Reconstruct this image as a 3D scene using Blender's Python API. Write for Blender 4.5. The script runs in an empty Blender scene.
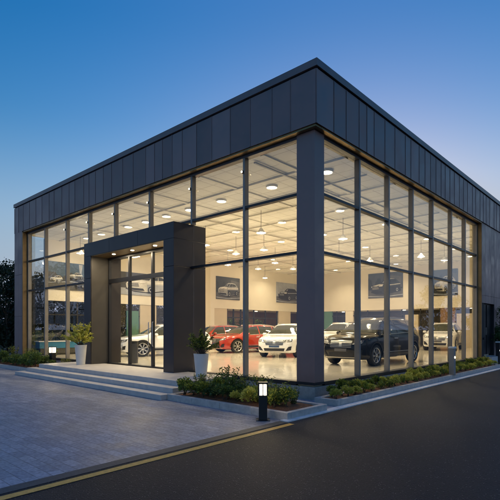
import bpy, bmesh, math, random
import numpy as np
from mathutils import Vector, Matrix
from mathutils.bvhtree import BVHTree

R = math.radians
S = bpy.context.scene
COL = S.collection
rnd = random.Random(7)

# ------------------------------------------------------------------ materials
MATS = {}

def new_mat(name):
    m = bpy.data.materials.new(name)
    m.use_nodes = True
    m.node_tree.nodes.clear()
    out = m.node_tree.nodes.new('ShaderNodeOutputMaterial')
    MATS[name] = m
    return m, m.node_tree.nodes, m.node_tree.links, out

def pbr(name, col, rough=.5, metal=0., var=.0, scale=3., bump=0., bscale=60., coat=0., rvar=0., spec=.5,
        stretch=(1, 1, 1), detail=6, space='Object', sheen=0., trans=0.):
    m, N, L, out = new_mat(name)
    p = N.new('ShaderNodeBsdfPrincipled')
    L.new(p.outputs[0], out.inputs[0])
    p.inputs['Base Color'].default_value = (*col, 1)
    p.inputs['Roughness'].default_value = rough
    p.inputs['Metallic'].default_value = metal
    p.inputs['Coat Weight'].default_value = coat
    p.inputs['Coat Roughness'].default_value = .04
    p.inputs['Specular IOR Level'].default_value = spec
    tc = N.new('ShaderNodeTexCoord')
    mp = N.new('ShaderNodeMapping')
    mp.inputs['Scale'].default_value = stretch
    L.new(tc.outputs[space], mp.inputs[0])
    if var or rvar:
        n = N.new('ShaderNodeTexNoise')
        n.inputs['Scale'].default_value = scale
        n.inputs['Detail'].default_value = detail
        n.inputs['Roughness'].default_value = .65
        L.new(mp.outputs[0], n.inputs['Vector'])
        if var:
            r = N.new('ShaderNodeMapRange')
            r.inputs['From Min'].default_value = .3
            r.inputs['From Max'].default_value = .7
            r.inputs['To Min'].default_value = 1 - var
            r.inputs['To Max'].default_value = 1 + var
            L.new(n.outputs['Fac'], r.inputs['Value'])
            mx = N.new('ShaderNodeVectorMath')
            mx.operation = 'SCALE'
            mx.inputs[0].default_value = col
            L.new(r.outputs[0], mx.inputs['Scale'])
            L.new(mx.outputs[0], p.inputs['Base Color'])
        if rvar:
            r = N.new('ShaderNodeMapRange')
            r.inputs['From Min'].default_value = .3
            r.inputs['From Max'].default_value = .7
            r.inputs['To Min'].default_value = max(0, rough - rvar)
            r.inputs['To Max'].default_value = rough + rvar
            L.new(n.outputs['Fac'], r.inputs['Value'])
            L.new(r.outputs[0], p.inputs['Roughness'])
    if bump:
        n2 = N.new('ShaderNodeTexNoise')
        n2.inputs['Scale'].default_value = bscale
        n2.inputs['Detail'].default_value = 4
        L.new(mp.outputs[0], n2.inputs['Vector'])
        b = N.new('ShaderNodeBump')
        b.inputs['Strength'].default_value = bump
        b.inputs['Distance'].default_value = .01
        L.new(n2.outputs['Fac'], b.inputs['Height'])
        L.new(b.outputs[0], p.inputs['Normal'])
    return m

def emit(name, col, strength):
    m, N, L, out = new_mat(name)
    e = N.new('ShaderNodeEmission')
    e.inputs[0].default_value = (*col, 1)
    e.inputs[1].default_value = strength
    L.new(e.outputs[0], out.inputs[0])
    return m

def glass_mat(name, tint, f0=.04):
    """thin clear pane: Schlick reflection over a straight see-through"""
    m, N, L, out = new_mat(name)
    geo = N.new('ShaderNodeNewGeometry')
    dot = N.new('ShaderNodeVectorMath'); dot.operation = 'DOT_PRODUCT'
    L.new(geo.outputs['Normal'], dot.inputs[0]); L.new(geo.outputs['Incoming'], dot.inputs[1])
    ab = N.new('ShaderNodeMath'); ab.operation = 'ABSOLUTE'
    L.new(dot.outputs['Value'], ab.inputs[0])
    om = N.new('ShaderNodeMath'); om.operation = 'SUBTRACT'; om.inputs[0].default_value = 1
    L.new(ab.outputs[0], om.inputs[1])
    pw = N.new('ShaderNodeMath'); pw.operation = 'POWER'; pw.inputs[1].default_value = 5
    L.new(om.outputs[0], pw.inputs[0])
    ma = N.new('ShaderNodeMath'); ma.operation = 'MULTIPLY_ADD'
    ma.inputs[1].default_value = 1 - f0; ma.inputs[2].default_value = f0
    L.new(pw.outputs[0], ma.inputs[0])
    t = N.new('ShaderNodeBsdfTransparent'); t.inputs[0].default_value = (*tint, 1)
    g = N.new('ShaderNodeBsdfGlossy'); g.inputs['Roughness'].default_value = .0
    mix = N.new('ShaderNodeMixShader')
    L.new(ma.outputs[0], mix.inputs[0]); L.new(t.outputs[0], mix.inputs[1]); L.new(g.outputs[0], mix.inputs[2])
    L.new(mix.outputs[0], out.inputs[0])
    return m

def leaf_mat(name, c1, c2, scale=2.5):
    m, N, L, out = new_mat(name)
    tc = N.new('ShaderNodeTexCoord')
    n = N.new('ShaderNodeTexNoise'); n.inputs['Scale'].default_value = scale; n.inputs['Detail'].default_value = 3
    L.new(tc.outputs['Object'], n.inputs['Vector'])
    oi = N.new('ShaderNodeObjectInfo')
    ad = N.new('ShaderNodeMath'); ad.operation = 'MULTIPLY_ADD'; ad.inputs[1].default_value = .25; ad.inputs[2].default_value = -.12
    L.new(oi.outputs['Random'], ad.inputs[0])
    a2 = N.new('ShaderNodeMath'); a2.operation = 'ADD'
    L.new(n.outputs['Fac'], a2.inputs[0]); L.new(ad.outputs[0], a2.inputs[1])
    r = N.new('ShaderNodeValToRGB')
    r.color_ramp.elements[0].position = .35; r.color_ramp.elements[0].color = (*c1, 1)
    r.color_ramp.elements[1].position = .68; r.color_ramp.elements[1].color = (*c2, 1)
    L.new(a2.outputs[0], r.inputs[0])
    p = N.new('ShaderNodeBsdfPrincipled'); p.inputs['Roughness'].default_value = .55
    p.inputs['Specular IOR Level'].default_value = .35
    L.new(r.outputs[0], p.inputs['Base Color'])
    tr = N.new('ShaderNodeBsdfTranslucent'); L.new(r.outputs[0], tr.inputs[0])
    mx = N.new('ShaderNodeMixShader'); mx.inputs[0].default_value = .25
    L.new(p.outputs[0], mx.inputs[1]); L.new(tr.outputs[0], mx.inputs[2])
    L.new(mx.outputs[0], out.inputs[0])
    return m

def paver_mat():
    m, N, L, out = new_mat('paving')
    p = N.new('ShaderNodeBsdfPrincipled'); L.new(p.outputs[0], out.inputs[0])
    tc = N.new('ShaderNodeTexCoord')
    mp = N.new('ShaderNodeMapping'); mp.inputs['Rotation'].default_value = (0, 0, 0)
    L.new(tc.outputs['Object'], mp.inputs[0])
    b = N.new('ShaderNodeTexBrick')
    b.offset = .5; b.inputs['Scale'].default_value = 1
    b.inputs['Brick Width'].default_value = .30; b.inputs['Row Height'].default_value = .15
    b.inputs['Mortar Size'].default_value = .0045; b.inputs['Mortar Smooth'].default_value = .3; b.inputs['Bias'].default_value = 0
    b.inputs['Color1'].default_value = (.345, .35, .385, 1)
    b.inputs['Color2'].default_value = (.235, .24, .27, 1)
    b.inputs['Mortar'].default_value = (.14, .135, .135, 1)
    L.new(mp.outputs[0], b.inputs['Vector'])
    n = N.new('ShaderNodeTexNoise'); n.inputs['Scale'].default_value = .55; n.inputs['Detail'].default_value = 8; n.inputs['Roughness'].default_value = .7
    L.new(mp.outputs[0], n.inputs['Vector'])
    n3 = N.new('ShaderNodeTexNoise'); n3.inputs['Scale'].default_value = 22; n3.inputs['Detail'].default_value = 5
    L.new(mp.outputs[0], n3.inputs['Vector'])
    r = N.new('ShaderNodeMapRange'); r.inputs['From Min'].default_value = .3; r.inputs['From Max'].default_value = .7
    r.inputs['To Min'].default_value = .75; r.inputs['To Max'].default_value = 1.2
    L.new(n.outputs['Fac'], r.inputs['Value'])
    r3 = N.new('ShaderNodeMapRange'); r3.inputs['From Min'].default_value = .3; r3.inputs['From Max'].default_value = .7
    r3.inputs['To Min'].default_value = .68; r3.inputs['To Max'].default_value = 1.28
    L.new(n3.outputs['Fac'], r3.inputs['Value'])
    mu = N.new('ShaderNodeMath'); mu.operation = 'MULTIPLY'; L.new(r.outputs[0], mu.inputs[0]); L.new(r3.outputs[0], mu.inputs[1])
    sc = N.new('ShaderNodeVectorMath'); sc.operation = 'SCALE'
    L.new(b.outputs['Color'], sc.inputs[0]); L.new(mu.outputs[0], sc.inputs['Scale'])
    L.new(sc.outputs[0], p.inputs['Base Color'])
    rr = N.new('ShaderNodeMapRange'); rr.inputs['From Min'].default_value = .35; rr.inputs['From Max'].default_value = .65
    rr.inputs['To Min'].default_value = .38; rr.inputs['To Max'].default_value = .62
    L.new(n.outputs['Fac'], rr.inputs['Value']); L.new(rr.outputs[0], p.inputs['Roughness'])
    hm = N.new('ShaderNodeMath'); hm.operation = 'MULTIPLY_ADD'; hm.inputs[1].default_value = -1.0
    L.new(b.outputs['Fac'], hm.inputs[0])
    h2 = N.new('ShaderNodeMath'); h2.operation = 'MULTIPLY'; h2.inputs[1].default_value = .35; L.new(n3.outputs['Fac'], h2.inputs[0])
    L.new(h2.outputs[0], hm.inputs[2])
    bp = N.new('ShaderNodeBump'); bp.inputs['Strength'].default_value = .6; bp.inputs['Distance'].default_value = .008
    L.new(hm.outputs[0], bp.inputs['Height']); L.new(bp.outputs[0], p.inputs['Normal'])
    return m

def asphalt_mat():
    m, N, L, out = new_mat('asphalt')
    p = N.new('ShaderNodeBsdfPrincipled'); L.new(p.outputs[0], out.inputs[0])
    tc = N.new('ShaderNodeTexCoord')
    n = N.new('ShaderNodeTexNoise'); n.inputs['Scale'].default_value = 55; n.inputs['Detail'].default_value = 5; n.inputs['Roughness'].default_value = .8
    L.new(tc.outputs['Object'], n.inputs['Vector'])
    v = N.new('ShaderNodeTexVoronoi'); v.inputs['Scale'].default_value = 60
    L.new(tc.outputs['Object'], v.inputs['Vector'])
    n2 = N.new('ShaderNodeTexNoise'); n2.inputs['Scale'].default_value = .5; n2.inputs['Detail'].default_value = 6
    L.new(tc.outputs['Object'], n2.inputs['Vector'])
    r = N.new('ShaderNodeValToRGB')
    r.color_ramp.elements[0].position = .42; r.color_ramp.elements[0].color = (.0065, .0075, .011, 1)
    r.color_ramp.elements[1].position = .64; r.color_ramp.elements[1].color = (.032, .034, .043, 1)
    L.new(n.outputs['Fac'], r.inputs[0])
    rr = N.new('ShaderNodeMapRange'); rr.inputs['From Min'].default_value = .3; rr.inputs['From Max'].default_value = .7
    rr.inputs['To Min'].default_value = .65; rr.inputs['To Max'].default_value = 1.2
    L.new(n2.outputs['Fac'], rr.inputs['Value'])
    sc = N.new('ShaderNodeVectorMath'); sc.operation = 'SCALE'
    L.new(r.outputs[0], sc.inputs[0]); L.new(rr.outputs[0], sc.inputs['Scale'])
    vs_ = N.new('ShaderNodeTexVoronoi'); vs_.inputs['Scale'].default_value = 38; vs_.inputs['Randomness'].default_value = 1
    L.new(tc.outputs['Object'], vs_.inputs['Vector'])
    lt = N.new('ShaderNodeMath'); lt.operation = 'LESS_THAN'; lt.inputs[1].default_value = .24; L.new(vs_.outputs['Distance'], lt.inputs[0])
    hx = N.new('ShaderNodeSeparateColor'); L.new(vs_.outputs['Color'], hx.inputs[0])
    gt = N.new('ShaderNodeMath'); gt.operation = 'GREATER_THAN'; gt.inputs[1].default_value = .80; L.new(hx.outputs[0], gt.inputs[0])
    ml = N.new('ShaderNodeMath'); ml.operation = 'MULTIPLY'; L.new(lt.outputs[0], ml.inputs[0]); L.new(gt.outputs[0], ml.inputs[1])
    mxs = N.new('ShaderNodeMixRGB'); mxs.inputs[2].default_value = (.15, .15, .155, 1)      # pale stone chips
    L.new(ml.outputs[0], mxs.inputs[0]); L.new(sc.outputs[0], mxs.inputs[1])
    L.new(mxs.outputs[0], p.inputs['Base Color'])
    p.inputs['Roughness'].default_value = .56; p.inputs['Specular IOR Level'].default_value = .25
    ad = N.new('ShaderNodeMath'); ad.operation = 'SUBTRACT'
    L.new(n.outputs['Fac'], ad.inputs[0]); L.new(v.outputs['Distance'], ad.inputs[1])
    bp = N.new('ShaderNodeBump'); bp.inputs['Strength'].default_value = 1.0; bp.inputs['Distance'].default_value = .012
    L.new(ad.outputs[0], bp.inputs['Height']); L.new(bp.outputs[0], p.inputs['Normal'])
    return m

def tile_mat(name, col, w, h, mort, mcol, rough, var=.06, bump=.25):
    m, N, L, out = new_mat(name)
    p = N.new('ShaderNodeBsdfPrincipled'); L.new(p.outputs[0], out.inputs[0])
    tc = N.new('ShaderNodeTexCoord')
    b = N.new('ShaderNodeTexBrick'); b.offset = 0
    b.inputs['Scale'].default_value = 1; b.inputs['Brick Width'].default_value = w; b.inputs['Row Height'].default_value = h
    b.inputs['Mortar Size'].default_value = mort; b.inputs['Mortar Smooth'].default_value = .2; b.inputs['Bias'].default_value = 0
    b.inputs['Color1'].default_value = (*[c * (1 - var) for c in col], 1)
    b.inputs['Color2'].default_value = (*[c * (1 + var) for c in col], 1)
    b.inputs['Mortar'].default_value = (*mcol, 1)
    L.new(tc.outputs['Object'], b.inputs['Vector'])
    L.new(b.outputs['Color'], p.inputs['Base Color'])
    p.inputs['Roughness'].default_value = rough
    if bump:
        inv = N.new('ShaderNodeMath'); inv.operation = 'MULTIPLY'; inv.inputs[1].default_value = -1
        L.new(b.outputs['Fac'], inv.inputs[0])
        bp = N.new('ShaderNodeBump'); bp.inputs['Strength'].default_value = bump; bp.inputs['Distance'].default_value = .01
        L.new(inv.outputs[0], bp.inputs['Height']); L.new(bp.outputs[0], p.inputs['Normal'])
    return m

WARM = (1.0, .83, .56)
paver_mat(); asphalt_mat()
pbr('cladding', (.245, .168, .154), .42, .35, var=.12, scale=1.3, rvar=.14, bump=.12, bscale=1.6)
pbr('cladding_light', (.28, .195, .18), .42, .35, var=.12, scale=1.1, rvar=.14, bump=.12, bscale=1.6)
pbr('cladding_dark', (.21, .146, .134), .42, .35, var=.12, scale=1.7, rvar=.14, bump=.12, bscale=1.6)
pbr('joint_black', (.012, .012, .013), .7)
pbr('coping_metal', (.21, .16, .15), .4, .4, var=.1, scale=2)
pbr('bronze', (.26, .175, .08), .34, .75, var=.15, scale=3)
pbr('mullion_metal', (.27, .25, .225), .42, .45, var=.08, scale=3)
pbr('transom_metal', (.045, .045, .048), .4, .6)
pbr('portal_panel', (.062, .054, .054), .38, .5, var=.1, scale=1.5, rvar=.06)
pbr('portal_lining', (.085, .075, .062), .42, .5, var=.08, scale=2)
pbr('head_grey', (.10, .10, .105), .45, .5)
glass_mat('glass', (.975, .98, .97), .045)
glass_mat('glass_coated', (.97, .975, .97), .11)
pbr('plinth_stone', (.37, .335, .29), .65, var=.22, scale=9, bump=.25, bscale=90)
pbr('step_stone', (.52, .485, .445), .5, var=.14, scale=5, bump=.15, bscale=120, rvar=.1)
pbr('kerb_stone', (.47, .43, .385), .62, var=.2, scale=8, bump=.3, bscale=110)
pbr('white_kerb', (.72, .71, .69), .6, var=.18, scale=9, bump=.25, bscale=90)
pbr('drain', (.05, .05, .05), .6, var=.3, scale=14, bump=.3, bscale=60)
pbr('yellow_paint', (.85, .43, .07), .6, var=.22, scale=16, bump=.25, bscale=110)
pbr('mulch', (.17, .07, .03), .95, var=.55, scale=45, bump=1.0, bscale=70)
pbr('lawn', (.03, .045, .018), .95, var=.4, scale=6, bump=.6, bscale=40)
pbr('cream_wall', (.80, .73, .59), .75, var=.03, scale=1.5)
pbr('dark_wall', (.06, .055, .048), .6, var=.1, scale=2)
pbr('beige_panel', (.62, .52, .37), .6, var=.04, scale=2)
pbr('teal_panel', (.10, .22, .16), .5, var=.08, scale=2)
pbr('wood_panel', (.26, .15, .075), .5, var=.25, scale=4, stretch=(6, 6, .4))
tile_mat('floor_tile', (.70, .64, .52), 1.2, 1.2, .004, (.42, .38, .30), .10, .03, .04)
tile_mat('ceiling_tile', (.88, .85, .75), .6, .6, .016, (.62, .58, .48), .8, .035, .3)
pbr('beam', (.84, .80, .69), .75, var=.05, scale=2)
pbr('beam_dark', (.5, .46, .38), .7, var=.05)
pbr('track_black', (.02, .02, .02), .5)
emit('lamp_face', (1.0, .88, .66), 5)
emit('pendant_glow', (1.0, .88, .66), 7)
emit('bollard_glow', (1.0, .80, .50), 14)
emit('spot_glow', (1.0, .85, .58), 7)
pbr('white_metal', (.8, .79, .75), .4)
pbr('bollard_black', (.022, .022, .024), .4, .3, var=.1)
pbr('bollard_grey', (.30, .295, .285), .42, .5, var=.06, scale=6)
pbr('pot_white', (.68, .67, .64), .5, var=.05, scale=5)
pbr('soil', (.05, .032, .02), .95, var=.4, scale=30, bump=.8, bscale=60)
pbr('bark', (.09, .06, .04), .9, var=.3, scale=12, bump=.8, bscale=40)
pbr('stem_green', (.07, .08, .03), .7)
leaf_mat('leaf_dark', (.03, .06, .018), (.08, .14, .035))
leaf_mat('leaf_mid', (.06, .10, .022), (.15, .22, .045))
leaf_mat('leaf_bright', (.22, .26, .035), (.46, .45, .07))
leaf_mat('leaf_lime', (.36, .38, .06), (.62, .58, .13))
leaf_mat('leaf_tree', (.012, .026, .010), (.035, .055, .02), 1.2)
pbr('blue_counter', (.04, .20, .34), .35, var=.05)
pbr('black_plastic', (.015, .015, .016), .45)
# car materials
pbr('paint_black', (.004, .004, .004), .16, 0, coat=.35, spec=.3)
pbr('paint_white', (.82, .82, .82), .22, 0, coat=1)
pbr('paint_silver', (.74, .74, .74), .25, .15, coat=1)
pbr('paint_red', (.40, .026, .008), .25, .1, coat=1)
pbr('car_glass', (.035, .042, .036), .04, 0, spec=.9)
pbr('lamp_dark', (.05, .052, .055), .12, .3, coat=1)
pbr('tyre_rubber', (.014, .014, .014), .75)
pbr('alloy', (.62, .61, .58), .25, .9)
pbr('chrome', (.62, .60, .57), .3, 1)
pbr('grille_black', (.008, .008, .009), .35)
pbr('lamp_glass', (.72, .74, .74), .08, .35, coat=1)
pbr('tail_red', (.30, .01, .008), .15, coat=1)
pbr('plate_blue', (.03, .07, .17), .4)
pbr('plate_grey', (.10, .10, .11), .4)
# posters
for nm, c in (('print_night', (.03, .032, .038)), ('print_dusk', (.055, .06, .075)), ('print_blue', (.055, .10, .17)), ('print_road', (.09, .088, .085)),
              ('print_light', (.62, .60, .54)), ('print_black', (.012, .012, .014)), ('print_silver', (.40, .41, .42)), ('print_white', (.78, .76, .72)),
              ('print_tree', (.018, .02, .02)), ('print_pale', (.36, .38, .42)), ('print_redlamp', (.35, .03, .02))):
    pbr(nm, c, .45, var=.22, scale=2.2)

# ------------------------------------------------------------------ mesh builder
class MB:
    def __init__(s):
        s.v = []; s.f = []; s.m = []
        s.cm = 0
    def add(s, vs, fs):
        o = len(s.v)
        s.v += [tuple(p) for p in vs]
        s.f += [tuple(i + o for i in f) for f in fs]
        s.m += [s.cm] * len(fs)
        return s
    def box(s, x0, x1, y0, y1, z0, z1, mtx=None):
        vs = [Vector((x, y, z)) for z in (z0, z1) for y in (y0, y1) for x in (x0, x1)]
        if mtx: vs = [mtx @ v for v in vs]
        return s.add(vs, [(0, 2, 3, 1), (4, 5, 7, 6), (0, 1, 5, 4), (2, 6, 7, 3), (0, 4, 6, 2), (1, 3, 7, 5)])
    def lathe(s, prof, n=24, c=(0, 0, 0), axis='z', cap=True):
        vs = []
        for (r, h) in prof:
            for k in range(n):
                a = 2 * math.pi * k / n
                p = (r * math.cos(a), r * math.sin(a), h)
                if axis == 'y': p = (p[0], h, p[1])
                if axis == 'x': p = (h, p[0], p[1])
                vs.append((p[0] + c[0], p[1] + c[1], p[2] + c[2]))
        fs = []
        for i in range(len(prof) - 1):
            for k in range(n):
                fs.append((i * n + k, i * n + (k + 1) % n, (i + 1) * n + (k + 1) % n, (i + 1) * n + k))
        if cap:
            fs.append(tuple(range(n - 1, -1, -1)))
            o = (len(prof) - 1) * n
            fs.append(tuple(o + k for k in range(n)))
        return s.add(vs, fs)
    def tube(s, pts, rad, n=7):
        vs = []; fs = []
        pts = [Vector(p) for p in pts]
        if not hasattr(rad, '__len__'): rad = [rad] * len(pts)
        for i, p in enumerate(pts):
            d = (pts[min(i + 1, len(pts) - 1)] - pts[max(i - 1, 0)]).normalized()
            u = d.orthogonal().normalized() if i == 0 else (u - d * u.dot(d)).normalized()
            w = d.cross(u)
            for k in range(n):
                a = 2 * math.pi * k / n
                vs.append(p + (u * math.cos(a) + w * math.sin(a)) * rad[i])
        for i in range(len(pts) - 1):
            for k in range(n):
                fs.append((i * n + k, i * n + (k + 1) % n, (i + 1) * n + (k + 1) % n, (i + 1) * n + k))
        fs.append(tuple(range(n - 1, -1, -1))); o = (len(pts) - 1) * n
        fs.append(tuple(o + k for k in range(n)))
        return s.add(vs, fs)
    def poly(s, pts):
        return s.add(pts, [tuple(range(len(pts)))])
    def mesh(s, name, mats, smooth=False):
        me = bpy.data.meshes.new(name)
        me.from_pydata(s.v, [], s.f)
        for m in (mats if isinstance(mats, (list, tuple)) else [mats]):
            me.materials.append(MATS[m] if isinstance(m, str) else m)
        me.polygons.foreach_set('material_index', s.m)
        if smooth:
            me.polygons.foreach_set('use_smooth', [True] * len(me.polygons))
            try: me.set_sharp_from_angle(angle=R(smooth if smooth is not True else 40))
            except Exception: pass
        me.update()
        return me
    def build(s, name, mats, parent=None, smooth=False, bevel=0):
        return link(name, s.mesh(name, mats, smooth), parent, bevel)

def link(name, me, parent=None, bevel=0):
    o = bpy.data.objects.new(name, me)
    COL.objects.link(o)
    if parent: o.parent = parent
    if bevel:
        b = o.modifiers.new('bevel', 'BEVEL'); b.width = bevel; b.segments = 2; b.limit_method = 'ANGLE'
    return o

def tag(o, label, cat, group=None):
    o['label'] = label; o['category'] = cat
    if group: o['group'] = group
    return o

def thing(name, label, cat, loc=(0, 0, 0), rz=0, group=None):
    o = bpy.data.objects.new(name, None); COL.objects.link(o)
    o.location = loc; o.rotation_euler = (0, 0, rz); o.empty_display_size = .2
    return tag(o, label, cat, group)

def struct(o, kind='structure'):
    o['kind'] = kind
    return o

KIDS = {}
def dup(root, loc, rz, label, group=None, scale=None, name=None):
    c = root.copy(); COL.objects.link(c)
    c.location = loc; c.rotation_euler = (0, 0, rz); c['label'] = label
    if scale: c.scale = scale
    if group: c['group'] = group
    def rec(src, dst):
        for ch in list(src.children):
            d = ch.copy(); COL.objects.link(d); d.parent = dst
            rec(ch, d)
    rec(root, c)
    return c

def B(name, mat, parent, x0, x1, y0, y1, z0, z1, bevel=0):
    return MB().box(x0, x1, y0, y1, z0, z1).build(name, mat, parent, bevel=bevel)

ORD = ['first', 'second', 'third', 'fourth', 'fifth', 'sixth', 'seventh', 'eighth', 'ninth', 'tenth', 'eleventh', 'twelfth', 'thirteenth',
       'fourteenth', 'fifteenth', 'sixteenth', 'seventeenth', 'eighteenth', 'nineteenth', 'twentieth', 'twenty-first', 'twenty-second',
       'twenty-third', 'twenty-fourth', 'twenty-fifth', 'twenty-sixth', 'twenty-seventh', 'twenty-eighth', 'twenty-ninth', 'thirtieth',
       'thirty-first', 'thirty-second', 'thirty-third', 'thirty-fourth', 'thirty-fifth', 'thirty-sixth', 'thirty-seventh', 'thirty-eighth', 'thirty-ninth', 'fortieth']

# ------------------------------------------------------------------ camera
A = math.atan2(492, 450)
RV = Vector((math.sin(A), math.cos(A), 0)); WV = Vector((-math.cos(A), math.sin(A), 0))
cam_loc = Vector((6.0574, -8.8789, 1.68))
cd = bpy.data.cameras.new('camera'); cam = bpy.data.objects.new('camera', cd); COL.objects.link(cam)
cd.sensor_width = 36; cd.lens = 450 / 500 * 36; cd.shift_y = (329 - 250) / 500
cd.clip_end = 3000
cam.location = cam_loc
cam.rotation_euler = (math.pi / 2, 0, math.atan2(WV.y, WV.x) - math.pi / 2)
S.camera = cam

# ------------------------------------------------------------------ sky and sun
W = bpy.data.worlds.new('World'); S.world = W; W.use_nodes = True
wn, wl = W.node_tree.nodes, W.node_tree.links
bg = wn['Background']
sky = wn.new('ShaderNodeTexSky'); sky.sky_type = 'NISHITA'; sky.sun_disc = False
SUN_EL, SUN_AZ = R(3.0), R(-30)        # azimuth measured from +Y towards +X : beyond the right flank
sky.sun_elevation = SUN_EL; sky.sun_rotation = SUN_AZ
sky.air_density = 1.5; sky.dust_density = 1.0; sky.ozone_density = 3.0
hs = wn.new('ShaderNodeHueSaturation'); hs.inputs['Saturation'].default_value = 1.5
gr = wn.new('ShaderNodeVectorMath'); gr.operation = 'MULTIPLY'; gr.inputs[1].default_value = (.83, .965, 1.26)
wl.new(sky.outputs[0], hs.inputs['Color']); wl.new(hs.outputs[0], gr.inputs[0]); wtc = wn.new('ShaderNodeTexCoord'); wsx = wn.new('ShaderNodeSeparateXYZ'); wmr = wn.new('ShaderNodeMapRange'); wmx = wn.new('ShaderNodeMixRGB')
wmr.interpolation_type = 'SMOOTHSTEP'
wmr.inputs['From Min'].default_value = .0; wmr.inputs['From Max'].default_value = .42; wmr.inputs['To Min'].default_value = .9; wmr.inputs['To Max'].default_value = 0
wl.new(wtc.outputs['Generated'], wsx.inputs[0]); wl.new(wsx.outputs['Z'], wmr.inputs['Value'])
wl.new(wmr.outputs[0], wmx.inputs[0]); wl.new(gr.outputs[0], wmx.inputs[1]); wmx.inputs[2].default_value = (1.0, 1.28, 2.0, 1)   # cool dusk band low over the horizon
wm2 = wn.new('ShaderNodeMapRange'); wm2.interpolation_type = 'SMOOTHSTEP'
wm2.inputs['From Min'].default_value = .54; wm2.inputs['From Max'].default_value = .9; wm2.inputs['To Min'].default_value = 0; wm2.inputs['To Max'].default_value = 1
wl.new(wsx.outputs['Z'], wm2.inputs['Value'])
wad = wn.new('ShaderNodeMixRGB'); wad.blend_type = 'ADD'; wad.inputs[2].default_value = (.32, .28, .58, 1)     # extra blue glow added overhead, out of view, to light the ground bluer
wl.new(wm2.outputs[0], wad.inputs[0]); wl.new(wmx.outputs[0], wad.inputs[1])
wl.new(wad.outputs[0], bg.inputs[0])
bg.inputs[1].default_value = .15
sd = bpy.data.lights.new('sun', 'SUN'); sun = bpy.data.objects.new('sun', sd); COL.objects.link(sun)
sd.energy = .12; sd.angle = R(12); sd.color = (1, .82, .74)
sun.rotation_euler = (math.pi / 2 - SUN_EL, 0, math.pi - SUN_AZ)

S.view_settings.view_transform = 'Standard'; S.view_settings.look = 'None'
S.view_settings.exposure = 1.26; S.view_settings.gamma = 1
S.view_settings.use_curve_mapping = False

# ------------------------------------------------------------------ ground
def sheet(name, mat, x0, x1, y0, y1, z, kind='structure'):
    o = MB().poly([(x0, y0, z), (x1, y0, z), (x1, y1, z), (x0, y1, z)]).build(name, mat)
    return struct(o, kind)

sheet('ground', 'lawn', -900, 900, -900, 900, -.05)
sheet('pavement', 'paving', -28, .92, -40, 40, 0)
struct(B('drain_channel', 'drain', None, .92, 1.10, -40, -2.45, -.03, .003))
sheet('road', 'asphalt', 1.10, 70, -120, 120, -.002)
struct(B('kerb', 'white_kerb', None, .92, 1.10, -2.45, 40, -.03, .02))
yl = MB()
y = -40.0
while y < -2.5:                       # the stripe wears in stretches but stays one painted line
    y1 = min(y + 1.5, -2.5)
    yl.poly([(1.17, y, .003), (1.29, y, .003), (1.29, y1, .003), (1.17, y1, .003)]); y = y1
struct(yl.build('road_marking', 'yellow_paint'))

# ------------------------------------------------------------------ showroom building
bld = thing('showroom_building', 'dark metal clad glass walled car showroom glowing warm at dusk', 'building')
FZ, ZB, ZT = .38, 6.46, 7.93          # floor, fascia bottom, roof top
XL, YR = -17.96, 12.98                # left end of the facade, right end of the glazing
YB = 24.0

# fascia: standing panels of uneven width over a black backing
def panels(run0, run1, z0, z1, place, seed):
    rr = random.Random(seed)
    mb = MB(); t = run0
    while t < run1 - .02:
        w = rr.choice((.42, .5, .58, .66, .74))
        if run1 - (t + w) < .3: w = run1 - t
        mb.cm = rr.choice((0, 0, 1, 2))
        place(mb, t + .009, t + w - .009, z0, z1)
        mb.cm = 1
        place(mb, t + .004, t + .022, z0, z1, .012)          # the standing lip of each sheet
        t += w
    return mb
CL = ['cladding', 'cladding_light', 'cladding_dark']
def front(mb, a, b, z0, z1, out=0.): mb.box(a, b, -.17 - out, -.145, z0, z1)
def side(mb, a, b, z0, z1, out=0.): mb.box(.145, .17 + out, a, b, z0, z1)
panels(XL, .16, ZB, 7.72, front, 3).build('fascia', CL, bld)
panels(-.16, 27, ZB, 7.72, side, 5).build('fascia', CL, bld)
mb = MB()
mb.box(XL + .01, .135, -.14, .06, ZB + .01, 7.78); mb.box(-.06, .14, .06, 27, ZB + .01, 7.78)
mb.build('fascia_backing', 'joint_black', bld)
mb = MB().box(XL - .03, .21, -.21, .05, 7.76, ZT); mb.box(-.05, .21, .05, 27, 7.76, ZT)
mb.build('coping', 'coping_metal', bld)
mb = MB().box(XL, .13, -.135, .10, ZB - .05, ZB + .005); mb.box(-.10, .135, .10, YR, ZB - .05, ZB + .005)
mb.build('soffit', 'bronze', bld)
B('roof', 'joint_black', bld, XL, 0, 0, 27, 7.5, 7.6)
# left end: a full height cladding pier with a bronze reveal
mb = MB()
for (z0, z1) in ((0, 2.3), (2.31, 4.35), (4.36, ZB - .003)):
    mb.box(XL, -17.47, -.17, -.145, z0, z1); mb.box(-17.462, -17.0, -.17, -.145, z0, z1)
mb.build('end_pier', 'cladding', bld)
B('pier_core', 'joint_black', bld, XL + .01, -17.01, -.14, .3, 0, ZB - .06)
B('pier_reveal', 'bronze', bld, -17.005, -16.93, -.165, .2, FZ, ZB - .06)
B('end_wall', 'cladding', bld, XL, XL + .05, -.14, .4, 0, ZB)
# corner column
mb = MB()
zs = (.40, 3.6, ZB - .055)
mb.box(-.52, 0, 0, .42, zs[0], zs[2])
mb.build('corner_column', 'cladding', bld, bevel=.006)
mb = MB().box(-.54, .012, -.012, .44, .34, .40)
mb.build('column_shoe', 'joint_black', bld)
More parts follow.
